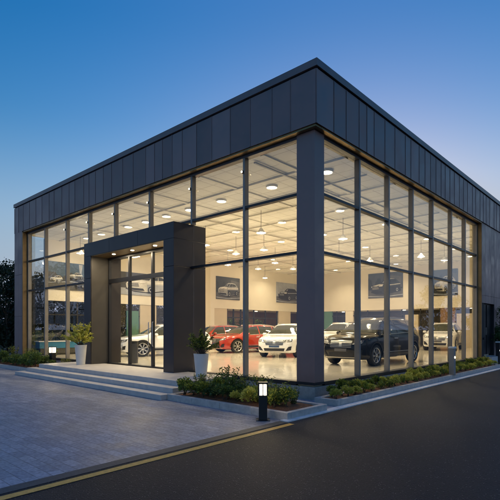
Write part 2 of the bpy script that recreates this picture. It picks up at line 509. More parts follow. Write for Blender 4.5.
# plinth, sill, floor
mb = MB()
mb.box(-17.0, .03, -.03, .08, -.02, .30); mb.box(-.08, .03, .08, 27, -.02, .30)
mb.build('plinth', 'plinth_stone', bld)
for (a, b) in ((-17.0, -9.98), (-4.57, -.541)): B('sill', 'transom_metal', bld, a, b, -.005, .22, .302, .40)
B('sill', 'transom_metal', bld, -.22, .005, .441, YR, .302, .40)
B('floor', 'floor_tile', bld, -17.6, -.08, .09, YB + 3.2, .30, FZ)
# interior shell
CE = 6.40
B('ceiling', 'ceiling_tile', bld, -17.6, -.12, .12, YB, CE, CE + .1)
mb = MB()
LB = 2.98 + .2                        # underside of the cream upper wall
mb.box(-17.9, -17.6, 1.25, YB + .3, LB, CE - .003)
mb.build('upper_wall', 'cream_wall', bld)
B('upper_wall', 'cream_wall', bld, -17.6, -.3, YB, YB + .3, LB, CE - .003)
B('side_wall', 'cream_wall', bld, -.32, -.12, YR + .1, YB, FZ, CE - .003)
# ceiling beams: a shallow grid, and black light tracks
for i, yy in enumerate((2.0, 5.0, 8.0, 11.0, 14.0, 17.0, 20.0, 23.0)):
    B('ceiling_beam', 'beam', bld, -17.6, -.3, yy - .07, yy + .07, CE - .06, CE - .001)
    B('light_track', 'beam_dark', bld, -17.4, -.5, yy + 1.48, yy + 1.52, CE - .09, CE - .045)
for i in range(7):
    xx = -1.9 - i * 2.55
    B('ceiling_beam', 'beam', bld, xx - .06, xx + .06, .3, YB, CE - .045, CE - .0012)
for i in range(3):
    xx = (-2.35, -8.3, -13.55)[i]
    B('air_duct', 'beam_dark', bld, xx - .03, xx + .03, .5, YB - .3, CE - .085, CE - .04)

# glazing : mullions, transoms, panes
LX = [-16.93, -14.97, -12.83, -10.88, -8.94, -6.73, -4.54, -2.34, -.52]
RY = [.42, 2.28, 4.08, 5.87, 7.65, 9.62, 11.3, 12.95]
ZR = [.40, 3.56, 4.99, 6.33]
def mull_f(x, z0, z1, w=.072):
    o = B('mullion', 'mullion_metal', bld, x - w / 2, x + w / 2, .05, .21, z0, z1, bevel=.004)
    return o
def mull_r(yy, z0, z1, w=.072):
    return B('mullion', 'mullion_metal', bld, -.21, -.05, yy - w / 2, yy + w / 2, z0, z1, bevel=.004)
PX0, PX1 = -9.98, -4.57               # portal
for x in LX[:-1]:
    z0 = 4.87 if PX0 - .05 < x < PX1 + .05 else .40
    mull_f(x if x > -16.9 else x + .06, z0, ZR[3])
for yy in RY[1:]: mull_r(yy if yy < 12.9 else yy - .05, .40, ZR[3])
for z in ZR[1:3]:
    for (a, b) in ((-16.93, -.52),):
        if z < 4.5:
            B('transom', 'transom_metal', bld, -16.93, PX0, .06, .20, z - .035, z + .035)
            B('transom', 'transom_metal', bld, PX1, -.52, .06, .20, z - .035, z + .035)
        else:
            B('transom', 'transom_metal', bld, a, b, .06, .20, z - .035, z + .035)
    B('transom', 'transom_metal', bld, -.20, -.06, .42, YR, z - .035, z + .035)
B('head_frame', 'head_grey', bld, -16.93, -.52, .05, .22, 6.33, ZB - .052)
B('head_frame', 'head_grey', bld, -.22, -.05, .42, YR, 6.33, ZB - .052)
for i in range(8):
    for j in range(3):
        a, b = LX[i], LX[i + 1]
        z0, z1 = ZR[j], ZR[j + 1]
        if b > PX0 and a < PX1:
            if j == 0:
                if a < PX0 < b: b = PX0
                elif a < PX1 < b: a = PX1
                else: continue
            elif j == 1:
                if a < PX0 < b: b = PX0
                elif a < PX1 < b: a = PX1
                else: continue
        B('pane', 'glass_coated' if j == 2 or i == 0 else 'glass', bld, a + .03, b - .03, .127, .139, z0 + .02, z1 - .02)
for i in range(7):
    for j in range(3):
        B('pane', 'glass_coated' if j else 'glass', bld, -.139, -.127, RY[i] + .03, RY[i + 1] - .03, ZR[j] + .02, ZR[j + 1] - .02)
# small bright spots clamped to the front mullions
SPOTS = []
for x in LX[2:8]:
    s = MB().box(x - .02, x + .02, -.03, .03, 5.90, 5.98)
    s.build('mullion_spotlight', 'transom_metal', bld)
    sp = MB().lathe([(.026, 0), (.026, .006)], 12, (x, -.037, 5.94), 'y').build('spot_lens', 'spot_glow', bld)
# entrance portal
por = MB()
PZ0, PZ1, PY0, PY1 = 4.38, 4.87, -.6, .66
pp = B('entrance_portal', 'portal_panel', bld, -4.55, -4.545, .3, .31, 4.3, 4.31)
def pcl(x0, x1, y0, y1, z0, z1, m='portal_panel'):
    return B('portal_panel', m, pp, x0, x1, y0, y1, z0, z1, bevel=.004)
for (x0, x1) in ((PX0, -9.48), (-5.07, PX1)):
    for (z0, z1) in ((FZ - .0, 3.55), (3.558, PZ0 - .004)):
        pcl(x0, x1, PY0, PY1, z0, z1)
for (x0, x1) in ((PX0, -8.2), (-8.192, -6.45), (-6.442, PX1)):
    pcl(x0, x1, PY0, PY1, PZ0, PZ1)
B('portal_lining', 'portal_lining', pp, -9.478, -9.46, PY0 + .02, .1, FZ, PZ0 - .02)
B('portal_lining', 'bronze', pp, -9.46, -5.09, PY0 + .02, .1, PZ0 - .02, PZ0 - .002)
# entrance doors
door = B('entrance_door', 'transom_metal', bld, -9.46, -5.07, .10, .20, 3.40, 3.56)
for x in (-9.43, -8.05, -6.65, -5.1):
    B('door_frame', 'transom_metal', door, x - .045, x + .045, .10, .2, FZ, 3.40)
    B('door_frame', 'transom_metal', door, x - .04, x + .04, .10, .2, 3.56, PZ0 - .022)
B('door_frame', 'transom_metal', door, -9.46, -5.07, .09, .21, PZ0 - .10, PZ0 - .022)
B('threshold', 'transom_metal', door, -9.46, -5.07, .06, .24, FZ - .01, FZ + .035)
XS = (-9.43, -8.05, -6.65, -5.1)
for i in range(3):
    B('pane', 'glass', door, XS[i] + .03, XS[i + 1] - .03, .145, .157, FZ + .03, 3.41)
    B('pane', 'glass', door, XS[i] + .03, XS[i + 1] - .03, .145, .157, 3.55, PZ0 - .09)
for x in (-6.76, -6.54):
    MB().tube([(x, .07, 1.1), (x, .04, 1.12), (x, .04, 1.9), (x, .07, 1.92)], .014, 8).build('handle', 'chrome', door, True)

# right flank beyond the glass: cladding wall with a dark service door
def side2(mb, a, b, z0, z1, out=0.): mb.box(.10, .125 + out, a, b, z0, z1)
mbp = MB()
rr = random.Random(11); t = YR
while t < 27:
    w = rr.choice((.3, .38, .46, .55)); mbp.cm = rr.choice((0, 1, 2))
    z0 = 2.86 if (t + w > 13.45 and t < 14.98) else .0
    mbp.box(.10, .125, t + .008, t + w - .008, z0, 3.2); mbp.box(.10, .125, t + .008, t + w - .008, 3.21, ZB - .003)
    t += w
mbp.build('side_cladding', CL, bld)
mb = MB().box(-.1, .095, 15.0, 27, 0, ZB); mb.box(-.1, .095, YR + .02, 13.43, 0, ZB); mb.box(-.1, .095, 13.43, 15.0, 2.86, ZB)
mb.build('side_wall_core', 'joint_black', bld)
B('glazing_reveal', 'bronze', bld, -.14, .12, YR - .03, YR + .018, .40, ZB - .055)
sdoor = B('service_door', 'black_plastic', bld, -.06, -.02, 13.43, 15.0, .5, 2.86)
B('door_frame', 'transom_metal', sdoor, -.03, .02, 13.44, 13.52, .5, 2.8)
B('door_frame', 'transom_metal', sdoor, -.03, .02, 14.2, 14.26, .5, 2.8)
B('handle', 'chrome', sdoor, -.018, .03, 14.08, 14.11, 1.4, 1.75)
B('door_step', 'step_stone', bld, -.1, .45, 13.3, 15.1, -.02, .42)
sl = MB().lathe([(.05, 0), (.05, .05)], 14, (.13, 13.2, 1.25), 'x').build('wall_lamp', 'transom_metal', bld)

# lower inner walls: dark glazed shopfront under the cream band
# left wall, y 1.25..13 looks out on a garden; beyond it shallow rooms
B('corner_glazing', 'glass', bld, -17.76, -17.748, .22, 1.22, .42, CE - .05)
B('lower_glazing', 'glass', bld, -17.76, -17.748, 1.27, 13.0, .42, LB - .03)
for yy in (1.25, 3.0, 4.75, 6.5, 8.25, 10.0, 11.75):
    B('inner_mullion', 'transom_metal', bld, -17.80, -17.70, yy - .04, yy + .04, FZ, LB if yy > 1.3 else CE - .01)
B('inner_transom', 'transom_metal', bld, -17.79, -17.71, 1.29, 13.0, 2.42, 2.48)
B('wall_panel', 'beige_panel', bld, -17.78, -17.63, 7.0, 8.2, FZ, LB - .003)
B('wall_panel', 'teal_panel', bld, -17.78, -17.64, 6.1, 6.9, FZ, LB - .4)
B('wall_panel', 'wood_panel', bld, -17.78, -17.63, 9.2, 9.9, FZ, 2.4)
for (y0, y1, m) in ((12.1, 13.2, 'cream_wall'), (13.2, 14.5, 'beige_panel'), (20.6, 22.2, 'beige_panel')):
    B('wall_panel', m, bld, -17.86, -17.62 + (.03 if m == 'cream_wall' else 0), y0, y1, FZ, LB - .003)
for yy in (14.6, 15.3, 16.1, 17.6, 19.0, 20.5, 22.3, 23.3):
    B('inner_mullion', 'transom_metal', bld, -17.80, -17.70, yy - .04, yy + .04, FZ, LB - .003)
B('inner_transom', 'transom_metal', bld, -17.79, -17.71, 14.64, 20.46, 2.5, 2.58)
mb = MB().box(-20.9, -20.7, 12.9, YB + 3.3, 0, LB); mb.box(-20.7, -17.9, 12.9, 13.05, 0, LB)
mb.build('room_wall', 'wood_panel', bld)
B('room_floor', 'beige_panel', bld, -20.7, -17.6, 13.05, YB + 3.2, .28, .375)
B('room_ceiling', 'cream_wall', bld, -20.9, -17.905, 12.9, YB + 3.2, LB + .01, LB + .12)
# back wall
B('room_wall', 'dark_wall', bld, -20.9, -.3, YB + 3.2, YB + 3.4, 0, LB + .1)
B('room_ceiling', 'cream_wall', bld, -17.9, -.3, YB + .305, YB + 3.2, LB + .011, LB + .12)
for (x0, x1, m) in ((-15.9, -14.6, 'teal_panel'), (-13.3, -12.6, 'cream_wall'), (-8.2, -7.2, 'beige_panel'), (-5.6, -4.6, 'wood_panel'), (-4.5, -3.4, 'beige_panel'), (-2.2, -1.2, 'cream_wall')):
    B('wall_panel', m, bld, x0, x1, YB + .02, YB + .2, FZ, LB - .003 if m != 'beige_panel' else 2.75)
for k in range(12):
    xx = -17.0 + k * 1.42
    B('inner_mullion', 'transom_metal', bld, xx - .035, xx + .035, YB + .05, YB + .15, FZ, LB - .003)
B('inner_transom', 'transom_metal', bld, -17.5, -.4, YB + .06, YB + .14, 2.72, 2.8)
B('wall_shelf', 'wood_panel', bld, -12.4, -8.6, YB + 2.6, YB + 3.1, FZ, 1.5)

# ------------------------------------------------------------------ lamps
def area_light(name, loc, size, power, parent=None, col=WARM, spread=180):
    l = bpy.data.lights.new(name, 'AREA'); l.shape = 'DISK'; l.size = size; l.energy = power; l.color = col
    l.spread = R(spread)
    o = bpy.data.objects.new(name, l); COL.objects.link(o); o.location = loc
    if parent: o.parent = parent
    return o
def point_light(name, loc, rad, power, parent=None, col=WARM):
    l = bpy.data.lights.new(name, 'POINT'); l.shadow_soft_size = rad; l.energy = power; l.color = col
    o = bpy.data.objects.new(name, l); COL.objects.link(o); o.location = loc
    if parent: o.parent = parent
    return o

CEIL_W, PEND_W = 27, 21
ring_me = MB().lathe([(.17, -.035), (.195, -.03), (.195, .035), (.17, .035)], 28, cap=False).mesh('trim_ring', 'white_metal', True)
lens_me = MB().lathe([(.165, -.022), (.165, -.018)], 28).mesh('lens', 'lamp_face')
def ceiling_light(x, y, label):
    t = thing('ceiling_light', label, 'ceiling light', (x, y, CE - .001), 0, 'round ceiling lights in the showroom')
    link('trim_ring', ring_me, t); link('lens', lens_me, t)
    t.location.z -= .035
    area_light('ceiling_lamp', (0, 0, -.05), .40, CEIL_W, t, spread=130)
rows = [(2.55, [-1.3, -3.42, -5.81, -7.6, -9.09, -10.54, -11.95, -14.32, -15.77], 'nearest the street windows'),
        (6.6, [-3.3, -6.2, -9.0, -12.0, -15.6], 'second back from the street windows'),
        (10.0, [-3.0, -6.3, -8.95, -12.8, -16.2], 'above the red cars'),
        (14.5, [-2.9, -6.4, -9.8, -13.2], 'third from the rear wall'),
        (18.5, [-2.9, -6.4, -9.8, -13.2, -16], 'second from the rear wall'),
        (22.0, [-3.0, -8.0, -13.0], 'closest to the rear wall')]
for (yy, xs, w) in rows:
    for i, x in enumerate(xs):
        ceiling_light(x, yy, 'round ceiling light in row %s, %s from the right' % (w, ORD[i]))

shade_me = MB().lathe([(.025, .20), (.05, .185), (.09, .12), (.19, .0), (.182, .0), (.08, .115), (.03, .17)], 24, cap=False).mesh('lamp_shade', 'white_metal', True)
bulb_me = MB().lathe([(.005, -.05), (.05, -.035), (.07, 0), (.055, .04), (.02, .06)], 14).mesh('bulb', 'pendant_glow', True)
pend = [(-5.7, 4.63), (-8.13, 7.63), (-10.45, 11.32), (-12.9, 12.61), (-11.26, 14.11), (-15.86, 16.75), (-13.04, 10.05), (-9.94, 7.55),
        (-3.92, 7.88), (-6.4, 11.64), (-3.36, 14.86), (-2.86, 16.9), (-6.03, 14.32), (-14.4, 4.6), (-15.6, 2.1), (-9.3, 4.9)]
pw = ['beside the corner column above the white car', 'over the white car nose', 'above the far red cars', 'near the silver car poster', 'in front of the left inner wall',
      'deepest by the back corner', 'left of the silver car poster', 'above the first red car', 'over the black car bonnet', 'behind the black car', 'before the dark car poster',
      'before the pale car poster', 'between the black car and rear wall', 'behind the left end windows', 'nearest the left end wall', 'behind the entrance portal top']
for i, (x, y) in enumerate(pend):
    zc = 5.5
    t = thing('pendant_lamp', 'white cone pendant lamp hanging ' + pw[i], 'pendant lamp', (x, y, zc), 0, 'pendant lamps over the cars')
    link('lamp_shade', shade_me, t); link('bulb', bulb_me, t)
    MB().tube([(0, 0, .2), (0, 0, CE - zc)], .008, 6).build('cord', 'track_black', t)
    point_light('pendant_bulb', (0, 0, -.09), .07, PEND_W, t)
# portal downlights and rooms behind the inner glass
for i, x in enumerate((-8.43, -7.25, -5.95)):
    MB().lathe([(.06, 0), (.06, .006)], 16, (x, -.27, PZ0 - .028)).build('downlight', 'spot_glow', pp)
    area_light('downlight_lamp', (x, -.27, PZ0 - .04), .12, 13, bld)
for (x, y) in ((-19.2, 15.5), (-19.2, 19.5), (-14.5, YB + 1.7), (-9.0, YB + 1.7), (-4.0, YB + 1.7)):
    MB().lathe([(.12, 0), (.12, .01)], 16, (x, y, LB - .02)).build('room_light', 'lamp_face', bld)
    area_light('room_lamp', (x, y, LB - .05), .3, 8, bld)

# ------------------------------------------------------------------ entrance steps
st = thing('entrance_steps', 'three broad pale stone steps leading to the entrance portal', 'steps')
B('landing', 'step_stone', st, -11.1, -2.62, -1.80, -.035, 0, FZ, bevel=.008)
B('tread', 'step_stone', st, -11.3, -2.62, -2.15, -1.803, 0, .252, bevel=.008)
B('tread', 'step_stone', st, -11.5, -2.62, -2.50, -2.153, 0, .127, bevel=.008)

# ------------------------------------------------------------------ planters
def planter(name, label, x0, x1, y0, y1, h=.14, w=.11):
    t = thing(name, label, 'planter', (0, 0, 0), 0)
    mb = MB()
    def run(a, b, horiz, c0, c1):
        n = max(1, round((b - a) / .9)); s = (b - a) / n
        for k in range(n):
            p, q = a + k * s + .003, a + (k + 1) * s - .003
            if horiz: mb.box(p, q, c0, c1, -.02, h)
            else: mb.box(c0, c1, p, q, -.02, h)
    run(x0, x1, True, y0, y0 + w); run(x0, x1, True, y1 - w, y1)
    run(y0 + w, y1 - w, False, x0, x0 + w); run(y0 + w, y1 - w, False, x1 - w, x1)
    mb.build('kerb_edge', 'kerb_stone', t, bevel=.006)
    # mulch with a lumpy top
    nx, ny = max(4, int((x1 - x0) / .09)), max(4, int((y1 - y0) / .09)); m2 = MB(); vs = []; fs = []
    rr = random.Random(len(label))
    for j in range(ny + 1):
        for i in range(nx + 1):
            u, v = i / nx, j / ny
            cr = .05 * min(1, 5 * min(u, 1 - u)) * min(1, 5 * min(v, 1 - v))
            vs.append((x0 + w + (x1 - x0 - 2 * w) * u, y0 + w + (y1 - y0 - 2 * w) * v, h - .035 + cr + rr.uniform(-.012, .016)))
    for j in range(ny):
        for i in range(nx):
            a = j * (nx + 1) + i; fs.append((a, a + 1, a + nx + 2, a + nx + 1))
    m2.add(vs, fs).build('mulch_bed', 'mulch', t, True)
    return t
planter('planter', 'low stone kerbed planter between entrance steps and corner column', -2.6, 1.0, -2.33, -1.0)
planter('planter', 'long stone kerbed planter along the right hand glass wall', .28, .90, -.42, 13.0)
planter('planter', 'dim low planter bed left of the entrance steps', -18.2, -11.55, -1.75, -.15)

# ------------------------------------------------------------------ plants
def leaf(mb, p, d, L, w, droop=.25, up=None):
    d = d.normalized()
    s = d.cross(up if up else Vector((rnd.uniform(-1, 1), rnd.uniform(-1, 1), rnd.uniform(-.3, 1))))
    if s.length < .05: s = d.orthogonal()
    s.normalize(); n = s.cross(d)
    a = p + d * L * .5 - n * 0
    b = p + d * L - Vector((0, 0, L * droop))
    mb.add([p, a + s * w / 2 + n * w * .12, b, a - s * w / 2 + n * w * .12], [(0, 1, 2), (0, 2, 3)])

def rdir(r, zmin=-1):
    while True:
        v = Vector((r.gauss(0, 1), r.gauss(0, 1), r.gauss(0, 1)))
        if v.length > .1:
            v.normalize()
            if v.z > zmin: return v

def bush_mesh(r, rad, h, n, L, w, mats, tops=.35, lump=.25):
    mb = MB(); st_ = MB()
    k = 9
    lob = [(Vector((r.uniform(-1, 1) * rad * .55, r.uniform(-1, 1) * rad * .55, h * r.uniform(.35, .78))), rad * r.uniform(.35, .6)) for _ in range(k)]
    for i in range(n):
        c, lr = r.choice(lob)
        d = rdir(r, -.5)
        p = c + d * lr * r.uniform(.45, 1.0) ** .6
        p.z = max(.02, p.z)
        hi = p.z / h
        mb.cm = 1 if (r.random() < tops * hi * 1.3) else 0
        dd = (d + Vector((0, 0, .5)) + rdir(r) * .5)
        leaf(mb, p, dd, L * r.uniform(.7, 1.25), w * r.uniform(.8, 1.2), .15)
    for _ in range(7):
        c, lr = r.choice(lob)
        st_.tube([(r.uniform(-.03, .03), r.uniform(-.03, .03), -.03), tuple(c * .6), tuple(c)], [.008, .006, .003], 5)
    return mb.mesh('foliage', mats), st_.mesh('stem', 'bark')

def upright_mesh(r, h, n_st, mats, spread=.22, L=.085, w=.032):
    mb = MB(); st_ = MB()
    for s in range(n_st):
        a = r.uniform(0, 2 * math.pi); hh = h * r.uniform(.65, 1.0); q = r.uniform(.2, 1) * spread
        top = Vector((math.cos(a) * q, math.sin(a) * q, hh)); base = top * .12; base.z = -.03
        mid = (base + top) / 2 + rdir(r) * .02
        st_.tube([base, mid, top], [.008, .006, .003], 5)
        m = int(hh / .022)
        for k in range(m):
            t = .12 + .9 * k / m
            p = base.lerp(mid, min(1, 2 * t)) if t < .5 else mid.lerp(top, min(1, 2 * t - 1))
            a2 = k * 2.4 + r.uniform(-.4, .4)
            d = Vector((math.cos(a2), math.sin(a2), r.uniform(.2, .9)))
            mb.cm = 1 if r.random() < .12 + .5 * (t > .75) else 0
            leaf(mb, p, d, L * r.uniform(.7, 1.2), w, .2)
    return mb.mesh('foliage', mats), st_.mesh('stem', 'bark')

r = random.Random(21)
V_dark = [bush_mesh(r, .175, .30, 720, .050, .026, ['leaf_mid', 'leaf_bright'], .45) for _ in range(4)]
V_yel = [bush_mesh(r, .175, .29, 720, .048, .025, ['leaf_bright', 'leaf_lime'], .6) for _ in range(4)]
V_shade = [bush_mesh(r, .22, .36, 620, .06, .028, ['leaf_dark', 'leaf_mid'], .5) for _ in range(4)]
V_up = [upright_mesh(r, .6, 20, ['leaf_dark', 'leaf_bright'], .30, .07, .03) for _ in range(3)]
V_up2 = [upright_mesh(r, .52, 20, ['leaf_mid', 'leaf_bright'], .28, .065, .03) for _ in range(2)]

def plant(name, var, loc, sc, label, group, cat='bush'):
    t = thing(name, label, cat, loc, r.uniform(0, 6.28), group)
    t.scale = (sc * r.uniform(.82, 1.15), sc * r.uniform(.82, 1.15), sc * r.uniform(.75, 1.2))
    link('foliage', var[0], t); link('stem', var[1], t)
    return t

# long hedge on the right flank, two staggered rows
n = 31
for k in range(n):
    yy = -.16 + k * .425
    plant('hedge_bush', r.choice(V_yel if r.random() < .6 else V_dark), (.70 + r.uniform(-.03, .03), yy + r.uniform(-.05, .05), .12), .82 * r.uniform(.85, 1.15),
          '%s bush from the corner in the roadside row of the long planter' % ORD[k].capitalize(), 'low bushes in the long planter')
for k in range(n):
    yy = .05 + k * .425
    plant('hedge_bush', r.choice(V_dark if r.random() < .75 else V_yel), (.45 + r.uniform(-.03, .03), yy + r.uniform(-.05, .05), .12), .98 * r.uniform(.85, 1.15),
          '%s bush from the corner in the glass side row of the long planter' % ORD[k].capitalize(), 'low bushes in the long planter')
# front planter
k = 0
for j, yy in enumerate((-2.05, -1.78)):
    for i in range(9):
        xx = -2.3 + i * .34 + (.15 if j else 0)
        if xx > .72: continue
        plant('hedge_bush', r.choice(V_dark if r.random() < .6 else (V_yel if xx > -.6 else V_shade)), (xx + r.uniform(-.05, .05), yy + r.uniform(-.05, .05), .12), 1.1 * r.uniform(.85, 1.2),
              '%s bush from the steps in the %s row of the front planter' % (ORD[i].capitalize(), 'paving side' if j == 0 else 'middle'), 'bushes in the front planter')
for i, (xx, yy, s) in enumerate(((-2.4, -1.4, .85), (-2.0, -1.28, .95), (-1.55, -1.36, 1.2), (-1.05, -1.42, .8), (-.5, -1.3, 1.1), (.0, -1.42, .8), (.45, -1.4, .75))):
    plant('upright_shrub', r.choice(V_up if i % 2 else V_up2), (xx, yy, .12), s,
          '%s upright leafy shrub from the steps at the back of the front planter' % ORD[i].capitalize(), 'upright shrubs in the front planter', 'shrub')
# dim bed at the left
k = 0
for i in range(13):
    xx = -17.6 + i * .46
    for j, yy in enumerate((-1.45, -1.0)):
        plant('shade_bush', r.choice(V_shade if r.random() < .6 else V_dark), (xx + r.uniform(-.1, .1), yy + r.uniform(-.1, .1), .12), r.uniform(.9, 1.5),
              '%s bush from the left end in the %s row of the dim bed' % (ORD[i].capitalize(), 'front' if j == 0 else 'back'), 'bushes in the dim left bed')
for i, (xx, yy, s) in enumerate(((-16.8, -.65, 1.25), (-15.2, -.6, 1.1), (-14.2, -.7, 1.3), (-12.9, -.55, 1.1), (-11.85, -.45, .8))):
    plant('upright_shrub', r.choice(V_up2), (xx, yy, .12), s, '%s taller upright shrub from the left end in the dim bed' % ORD[i].capitalize(), 'upright shrubs in the dim bed', 'shrub')

# potted shrubs by the portal
def pot_plant(loc, label, lime, ph=.62, ph2=.75):
    t = thing('potted_shrub', label, 'potted plant', loc)
    pr = .21
    p = MB().lathe([(.145, 0), (.15, .01), (pr, ph - .02), (pr + .006, ph), (pr - .025, ph), (pr - .03, ph - .06)], 32, cap=True)
    po = p.build('pot', 'pot_white', t, 35)
    MB().lathe([(.005, ph - .05), (pr - .035, ph - .055)], 24, cap=False).build('soil', 'soil', po)
    mb = MB(); sb = MB(); rr = random.Random(int(abs(loc[0]) * 10))
    for s in range(38):
        a = rr.uniform(0, 6.28); el = rr.uniform(.25, 1.5); ln = ph2 * rr.uniform(.55, 1.0)
        tip = Vector((math.cos(a) * math.cos(el) * ln * .78, math.sin(a) * math.cos(el) * ln * .78, ph - .03 + math.sin(el) * ln))
        base = Vector((rr.uniform(-.05, .05), rr.uniform(-.05, .05), ph - .06))
        mid = (base + tip) / 2 + Vector((0, 0, .06))
        sb.tube([base, mid, tip], [.009, .006, .003], 5)
        for q in range(44):
            tt = rr.uniform(.35, 1.03); pnt = base.lerp(mid, tt * 2) if tt < .5 else mid.lerp(tip, tt * 2 - 1)
            mb.cm = 1 if rr.random() < .45 else 0
            leaf(mb, pnt, rdir(rr, -.3) + Vector((0, 0, .35)), (.11 if lime else .085) * rr.uniform(.7, 1.2), .045 if lime else .03, .25)
    mb.build('foliage', ['leaf_bright', 'leaf_lime'] if lime else ['leaf_dark', 'leaf_bright'], t)
    sb.build('stem', 'bark', t)
pot_plant((-3.32, -.62, FZ), 'dark green shrub in tapered white pot right of the portal', False, .62, .72)
pot_plant((-9.6, -.92, FZ), 'lime green shrub in tapered white pot left of the portal', True, .72, .92)

# trees
def tree(loc, h, cr, label, n=5200, name='tree', trunk=.3, L=.20, group=None, mats=('leaf_tree',), seed=1, cat='tree', tz=.3):
    rr = random.Random(seed)
    t = thing(name, label, cat, loc, 0, group)
    tb = MB(); lb = MB()
    top = Vector((rr.uniform(-.3, .3), rr.uniform(-.3, .3), h * .8))
    tb.tube([(0, 0, -.1), (rr.uniform(-.05, .05), 0, h * tz), top], [trunk * .5, trunk * .36, trunk * .08], 9)
    cl = []
    for k in range(26):
        a = rr.uniform(0, 6.28); zz = h * rr.uniform(tz, .93); wv = math.sin(math.pi * min(1, max(.12, (zz / h - tz + .12) / (1.1 - tz)))) ** .7
        e = Vector((math.cos(a) * cr * wv * rr.uniform(.35, 1), math.sin(a) * cr * wv * rr.uniform(.35, 1), zz))
        s = Vector((0, 0, max(h * tz * .8, zz - cr * .7)))
        s.x, s.y = top.x * s.z / top.z, top.y * s.z / top.z
        tb.tube([s, s.lerp(e, .55) + Vector((0, 0, -.1)), e], [trunk * .16, trunk * .09, .012], 5)
        cl.append((e, cr * rr.uniform(.22, .42)))
    for i in range(n):
        c, q = rr.choice(cl)
        d = rdir(rr); p = c + Vector((d.x, d.y, d.z * .75)) * q * rr.uniform(.1, 1.05)
        leaf(lb, p, rdir(rr), L * rr.uniform(.6, 1.2), L * .5, .1)
    tb.build('trunk', 'bark', t, 50); lb.build('crown', list(mats), t)
    return t
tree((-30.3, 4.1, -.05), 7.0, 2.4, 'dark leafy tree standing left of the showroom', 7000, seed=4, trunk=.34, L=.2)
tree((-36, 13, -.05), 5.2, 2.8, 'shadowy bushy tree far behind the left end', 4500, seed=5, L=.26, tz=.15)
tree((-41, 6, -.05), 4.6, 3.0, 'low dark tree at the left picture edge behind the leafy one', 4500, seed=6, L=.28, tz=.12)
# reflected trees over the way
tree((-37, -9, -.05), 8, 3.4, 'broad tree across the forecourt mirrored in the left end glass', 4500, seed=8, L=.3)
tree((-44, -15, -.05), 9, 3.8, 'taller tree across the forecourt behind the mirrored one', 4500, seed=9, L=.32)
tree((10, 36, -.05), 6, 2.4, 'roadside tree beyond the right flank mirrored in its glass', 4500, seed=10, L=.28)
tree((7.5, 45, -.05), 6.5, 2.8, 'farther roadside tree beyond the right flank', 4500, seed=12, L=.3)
tree((.34, 15.45, 0), 2.9, .62, 'slim clipped dark tree beside the service door', 3800, seed=13, trunk=.1, L=.09, tz=.3, name='small_tree', mats=('leaf_dark',))
# garden outside the left inner glazing
for i, (x, y, h) in enumerate(((-20.4, 2.2, 1.3), (-20.1, 3.6, 1.0), (-20.6, 5.2, 1.5), (-20.2, 6.6, 1.1), (-20.5, 8.4, 1.4), (-20.2, 10.2, 1.2))):
    tree((x, y, -.05), h * 1.35, .85, '%s garden shrub from the left seen through the showroom glass' % ORD[i].capitalize(), 1300, seed=30 + i, trunk=.08, L=.13, tz=.08,
         name='garden_shrub', mats=('leaf_bright',) if i % 2 == 0 else ('leaf_mid',), group='garden shrubs beyond the inner glass', cat='shrub')
for i, (x, y, h) in enumerate(((-24, 1.6, 5.6), (-24.6, 4.4, 5.2), (-24.2, 7.6, 5.4), (-24.4, 11.2, 5.0), (-29.5, 7.6, 6.2), (-33, 12, 6.5), (-30.5, 10.6, 5.6))):
    tree((x, y, -.05), h, 2.5, '%s dark garden tree from the left beyond the showroom glass' % ORD[i].capitalize(), 7000, seed=50 + i, trunk=.16, L=.26, tz=.15, name='garden_tree', group='garden trees beyond the inner glass')
for i, (x, y) in enumerate(((-19.3, 16.4), (-19.5, 18.2), (-19.2, 19.9))):
    tree((x, y, .375), 2.2, .75, '%s indoor plant from the left behind the red cars' % ORD[i].capitalize(), 1100, seed=70 + i, trunk=.06, L=.15, tz=.15, name='indoor_plant', mats=('leaf_mid',), group='indoor plants behind the red cars', cat='plant')

# ------------------------------------------------------------------ bollards
def bollard(loc, h, w, label, mat, lit, rz=0):
    t = thing('bollard_light', label, 'bollard light', loc, rz)
    a = w / 2; hl = .20 if lit == 'full' else .12
    zb = h - hl - .035
    B('base_plate', mat, t, -a - .05, a + .05, -a - .05, a + .05, 0, .012)
    B('post', mat, t, -a, a, -a, a, .012, zb, bevel=.006)
    B('lens', 'bollard_glow' if lit else 'lamp_glass', t, -a + .015, a - .015, -a + .015, a - .015, zb, zb + hl)
    for (sx, sy) in ((-1, -1), (1, -1), (-1, 1), (1, 1)):
        B('corner_bar', mat, t, sx * a - .014, sx * a + .014, sy * a - .014, sy * a + .014, zb - .002, zb + hl + .002)
    for s in (-1, 1):
        B('corner_bar', mat, t, -.010, .010, s * a - .012, s * a + .012, zb - .001, zb + hl + .001)
        B('corner_bar', mat, t, s * a - .012, s * a + .012, -.010, .010, zb - .001, zb + hl + .001)
    B('cap', mat, t, -a - .012, a + .012, -a - .012, a + .012, zb + hl, h, bevel=.005)
    for (sx, sy) in ((-1, -1), (1, -1), (-1, 1), (1, 1)):
        MB().lathe([(.012, .012), (.012, .024)], 8, (sx * (a + .03), sy * (a + .03), 0)).build('bolt', 'chrome', t)
    return t
bollard((.62, -2.58, 0), .70, .155, 'lit black bollard light on the paving at the front planter corner', 'bollard_black', 'full', R(42))
bollard((-12.25, -.78, .1), .86, .19, 'lit dark bollard light among shrubs left of the steps', 'bollard_black', 'full', R(10))
